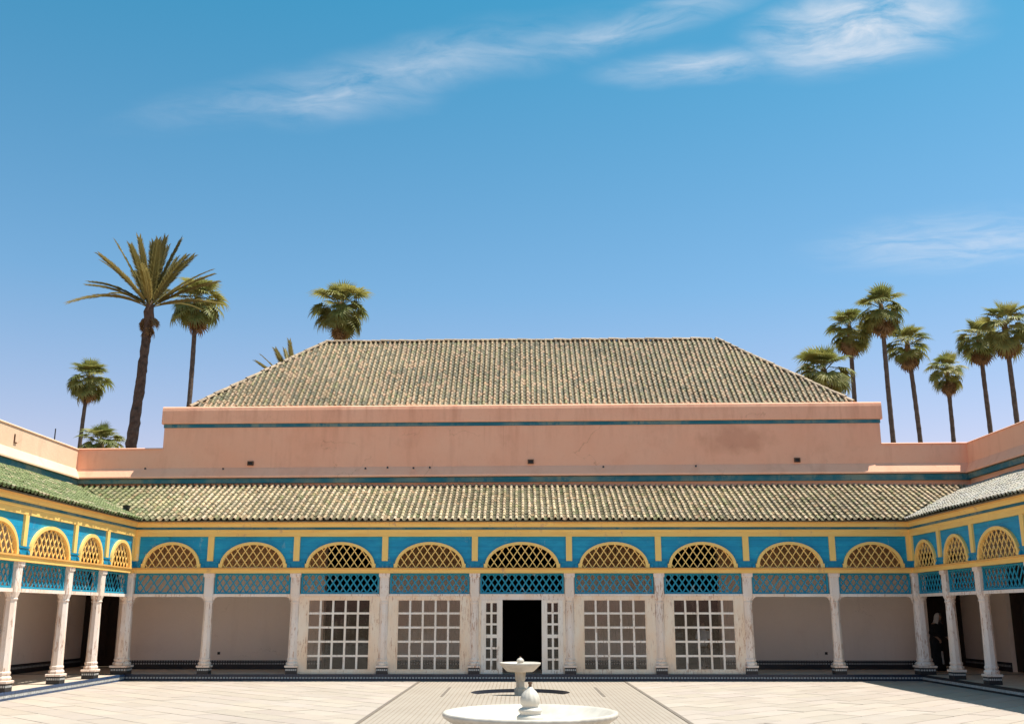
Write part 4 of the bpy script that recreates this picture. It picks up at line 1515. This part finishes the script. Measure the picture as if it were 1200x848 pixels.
def person(label, loc, rz, H, lean=0.0, arm_bend=.2, robe=False):
    """a figure of height H; faces local -y; lean tips the upper body forward"""
    k = H / 1.70
    root = thing('person', label, 'person', loc, rz)
    V, E_, Rr = [], [], []
    def add(p, r, link=None):
        V.append(tuple(c * k for c in p)); Rr.append(tuple(c * k for c in r) if isinstance(r, tuple) else r * k)
        if link is not None: E_.append((link, len(V) - 1))
        return len(V) - 1
    ly = lambda z_: -lean * max(0, z_ - .95) * 1.0
    pel = add((0, 0, .95), (.15, .11))
    wa = add((0, ly(1.10), 1.10), (.13, .095), pel)
    ch = add((0, ly(1.30), 1.30), (.16, .11), wa)
    nb = add((0, ly(1.42), 1.42), (.075, .07), ch)
    nk = add((0, ly(1.47) - .01, 1.485), .052, nb)
    hd0 = add((0, ly(1.55) - .025, 1.55), (.066, .078), nk)
    hd1 = add((0, ly(1.62) - .02, 1.62), (.076, .092), hd0)
    hd2 = add((0, ly(1.68) - .01, 1.675), (.055, .065), hd1)
    add((0, ly(1.58) - .115, 1.585), .012, hd0)          # nose
    for s in (-1, 1):
        sh = add((s * .17, ly(1.38), 1.385), .058, ch)
        el = add((s * .235, ly(1.10) - .02, 1.11), .043, sh)
        wr = add((s * .22, ly(1.0) - .10 - arm_bend * .5, .885 + arm_bend * .5), .028, el)
        pm_ = add((s * .215, ly(1.0) - .15 - arm_bend * .62, .83 + arm_bend * .45), (.034, .018), wr)
        for q, ln in enumerate((.06, .075, .08, .072)):
            f1 = add((s * (.215 + (q - 1.5) * .019), ly(1.0) - .17 - arm_bend * .68, .785 + arm_bend * .42), .009, pm_)
            add((s * (.215 + (q - 1.5) * .020), ly(1.0) - .165 - arm_bend * .70, .785 - ln * .7 + arm_bend * .42), .008, f1)
        th = add((s * .175, ly(1.0) - .16 - arm_bend * .60, .83 + arm_bend * .44), .010, pm_)
        add((s * .165, ly(1.0) - .17 - arm_bend * .62, .79 + arm_bend * .44), .009, th)
        hp = add((s * .09, 0, .88), .088, pel)
        kn = add((s * .10, -.015, .49), .060, hp)
        an = add((s * .105, .015, .09), .040, kn)
        add((s * .115, -.13, .035), (.040, .030), an)
    skin_body('body', V, E_, Rr, M['skin'], 0, 2, root)
    def shell(name, rows, mat):
        mb = MB()
        mb.loft([[(cx * k + rx * k * math.cos(a), cy * k + ry * k * math.sin(a) * 1.0, z_ * k) for a in (2 * math.pi * i / 28 for i in range(28))] for z_, rx, ry, cx, cy in rows], smooth=True)
        return mb.obj(name, mat, root)
    if robe:
        shell('robe', [(.03, .26, .21, 0, 0), (.4, .235, .19, 0, 0), (.85, .215, .175, 0, ly(.85)), (1.1, .20, .16, 0, ly(1.1)), (1.3, .215, .15, 0, ly(1.3)), (1.40, .175, .115, 0, ly(1.4)), (1.455, .08, .08, 0, ly(1.45))], M['robe'])
        for s in (-1, 1):
            mb = MB()
            path = [((s * .16, ly(1.38), 1.39), .085), ((s * .245, ly(1.10) - .02, 1.11), .075), ((s * .225, ly(1.0) - .09 - arm_bend * .5, .90 + arm_bend * .5), .062)]
            mb.loft([[(p[0] * k + r * k * math.cos(a), p[1] * k + r * k * math.sin(a), p[2] * k) for a in (2 * math.pi * i / 14 for i in range(14))] for p, r in path], smooth=True)
            mb.obj('sleeve', M['robe'], root)
        # headscarf: over the head, open at the face, falling over the shoulders
        mb = MB()
        rows = [(1.30, .19, .145, .02), (1.38, .165, .135, .02), (1.46, .12, .115, .015), (1.53, .098, .108, .012), (1.60, .102, .112, .012), (1.66, .092, .10, .012), (1.705, .062, .07, .010), (1.725, .015, .02, .01)]
        rs = []
        for z_, rx, ry, oy in rows:
            rs.append([((rx * math.cos(a)) * k, (ly(z_) + oy + ry * math.sin(a) - .012) * k, z_ * k) for a in (R(-58) + R(296) * i / 27 for i in range(28))])
        mb.loft(rs, cap=False, smooth=True, closed=False)
        mb.obj('headscarf', M['scarf'], root)
        cl = MB()
        rs = []
        for z_, y_ in ((.60, -.192), (.50, -.198), (.36, -.205), (.22, -.210)):
            rs.append([(-.028 * k, (y_ - .004) * k, z_ * k), (.028 * k, (y_ - .004) * k, z_ * k), (.028 * k, (y_ + .03) * k, z_ * k), (-.028 * k, (y_ + .03) * k, z_ * k)])
        cl.loft(rs)
        cl.obj('cloth_strip', M['scarf'], root)
    else:
        shell('shirt', [(.84, .175, .135, 0, 0), (1.0, .165, .13, 0, 0), (1.15, .165, .125, 0, 0), (1.3, .185, .135, 0, 0), (1.40, .15, .105, 0, 0), (1.45, .075, .075, 0, 0)], M['shirt'])
        for s in (-1, 1):
            mb = MB()
            path = [((s * .15, 0, 1.40), .078), ((s * .215, -.01, 1.22), .066), ((s * .240, -.02, 1.10), .060)]
            mb.loft([[(p[0] * k + r * k * math.cos(a), p[1] * k + r * k * math.sin(a), p[2] * k) for a in (2 * math.pi * i / 14 for i in range(14))] for p, r in path], smooth=True)
            mb.obj('sleeve', M['shirt'], root)
            mb = MB()
            path = [((s * .085, 0, .90), .105), ((s * .10, -.01, .49), .078), ((s * .105, .01, .07), .070)]
            mb.loft([[(p[0] * k + r * k * math.cos(a), p[1] * k + r * k * math.sin(a), p[2] * k) for a in (2 * math.pi * i / 14 for i in range(14))] for p, r in path], smooth=True)
            mb.obj('trouser_leg', M['trousers'], root)
        mb = MB()
        rows = [(1.56, .080, .085), (1.62, .088, .098), (1.68, .075, .083), (1.715, .035, .04)]
        mb.loft([[((rx * math.cos(a)) * k, (.005 + ry * math.sin(a)) * k, z_ * k) for a in (R(-40) + R(260) * i / 23 for i in range(24))] for z_, rx, ry in rows], cap=False, smooth=True, closed=False)
        mb.obj('hair', M['hair'], root)
    ey = root
    for s in (-1, 1):
        MB().loft([ring(0, .009 * k, 8), ring(.004 * k, .006 * k, 8)]).obj('eye', M['hair'], root).location = (s * .03 * k, (ly(1.6) - .108) * k, 1.605 * k)
    return root


person('person in a dark robe and white headscarf standing at the corner of the right gallery', (10.72, 27.55, PZ + .008), R(28), 1.45, .22, .25, True)
person('person in a pale blue shirt seen through the rightmost glazed screen of the arcade', (4.90, 28.70, PZ + .003), R(-4), 1.22, 0, .05)

# ------------------------------------------------------------------ small fittings
fl_ = thing('floodlight', 'small black floodlight on the green tiles at the left roof corner', 'floodlight', (-10.24, 26.60, 4.16))
fb = MB().loft([sq(.06, .055), sq(.17, .075)])
fb.obj('housing', M['dark'], fl_)
MB().box(-.02, .02, -.02, .02, -.06, .062).obj('bracket', M['dark'], fl_)
rod = MB().loft([ring(0, .018, 8), ring(.32, .016, 8)])
rod.box(-.05, .05, -.05, .05, -.02, 0.004)
tag(rod.obj('metal_stub', M['dark'], loc=(-12.72, 27.5, 6.19)), 'short dark metal stub standing on the left parapet', 'pipe')
br = MB().box(-.012, .012, -.014, .014, 0, .22).box(-.012, .012, .0145, .12, 0, .024)
tag(br.obj('wall_bracket', M['hole'], loc=(-12.585, 25.05, 5.72)), 'small rusty angle bracket on the face of the left parapet', 'bracket')
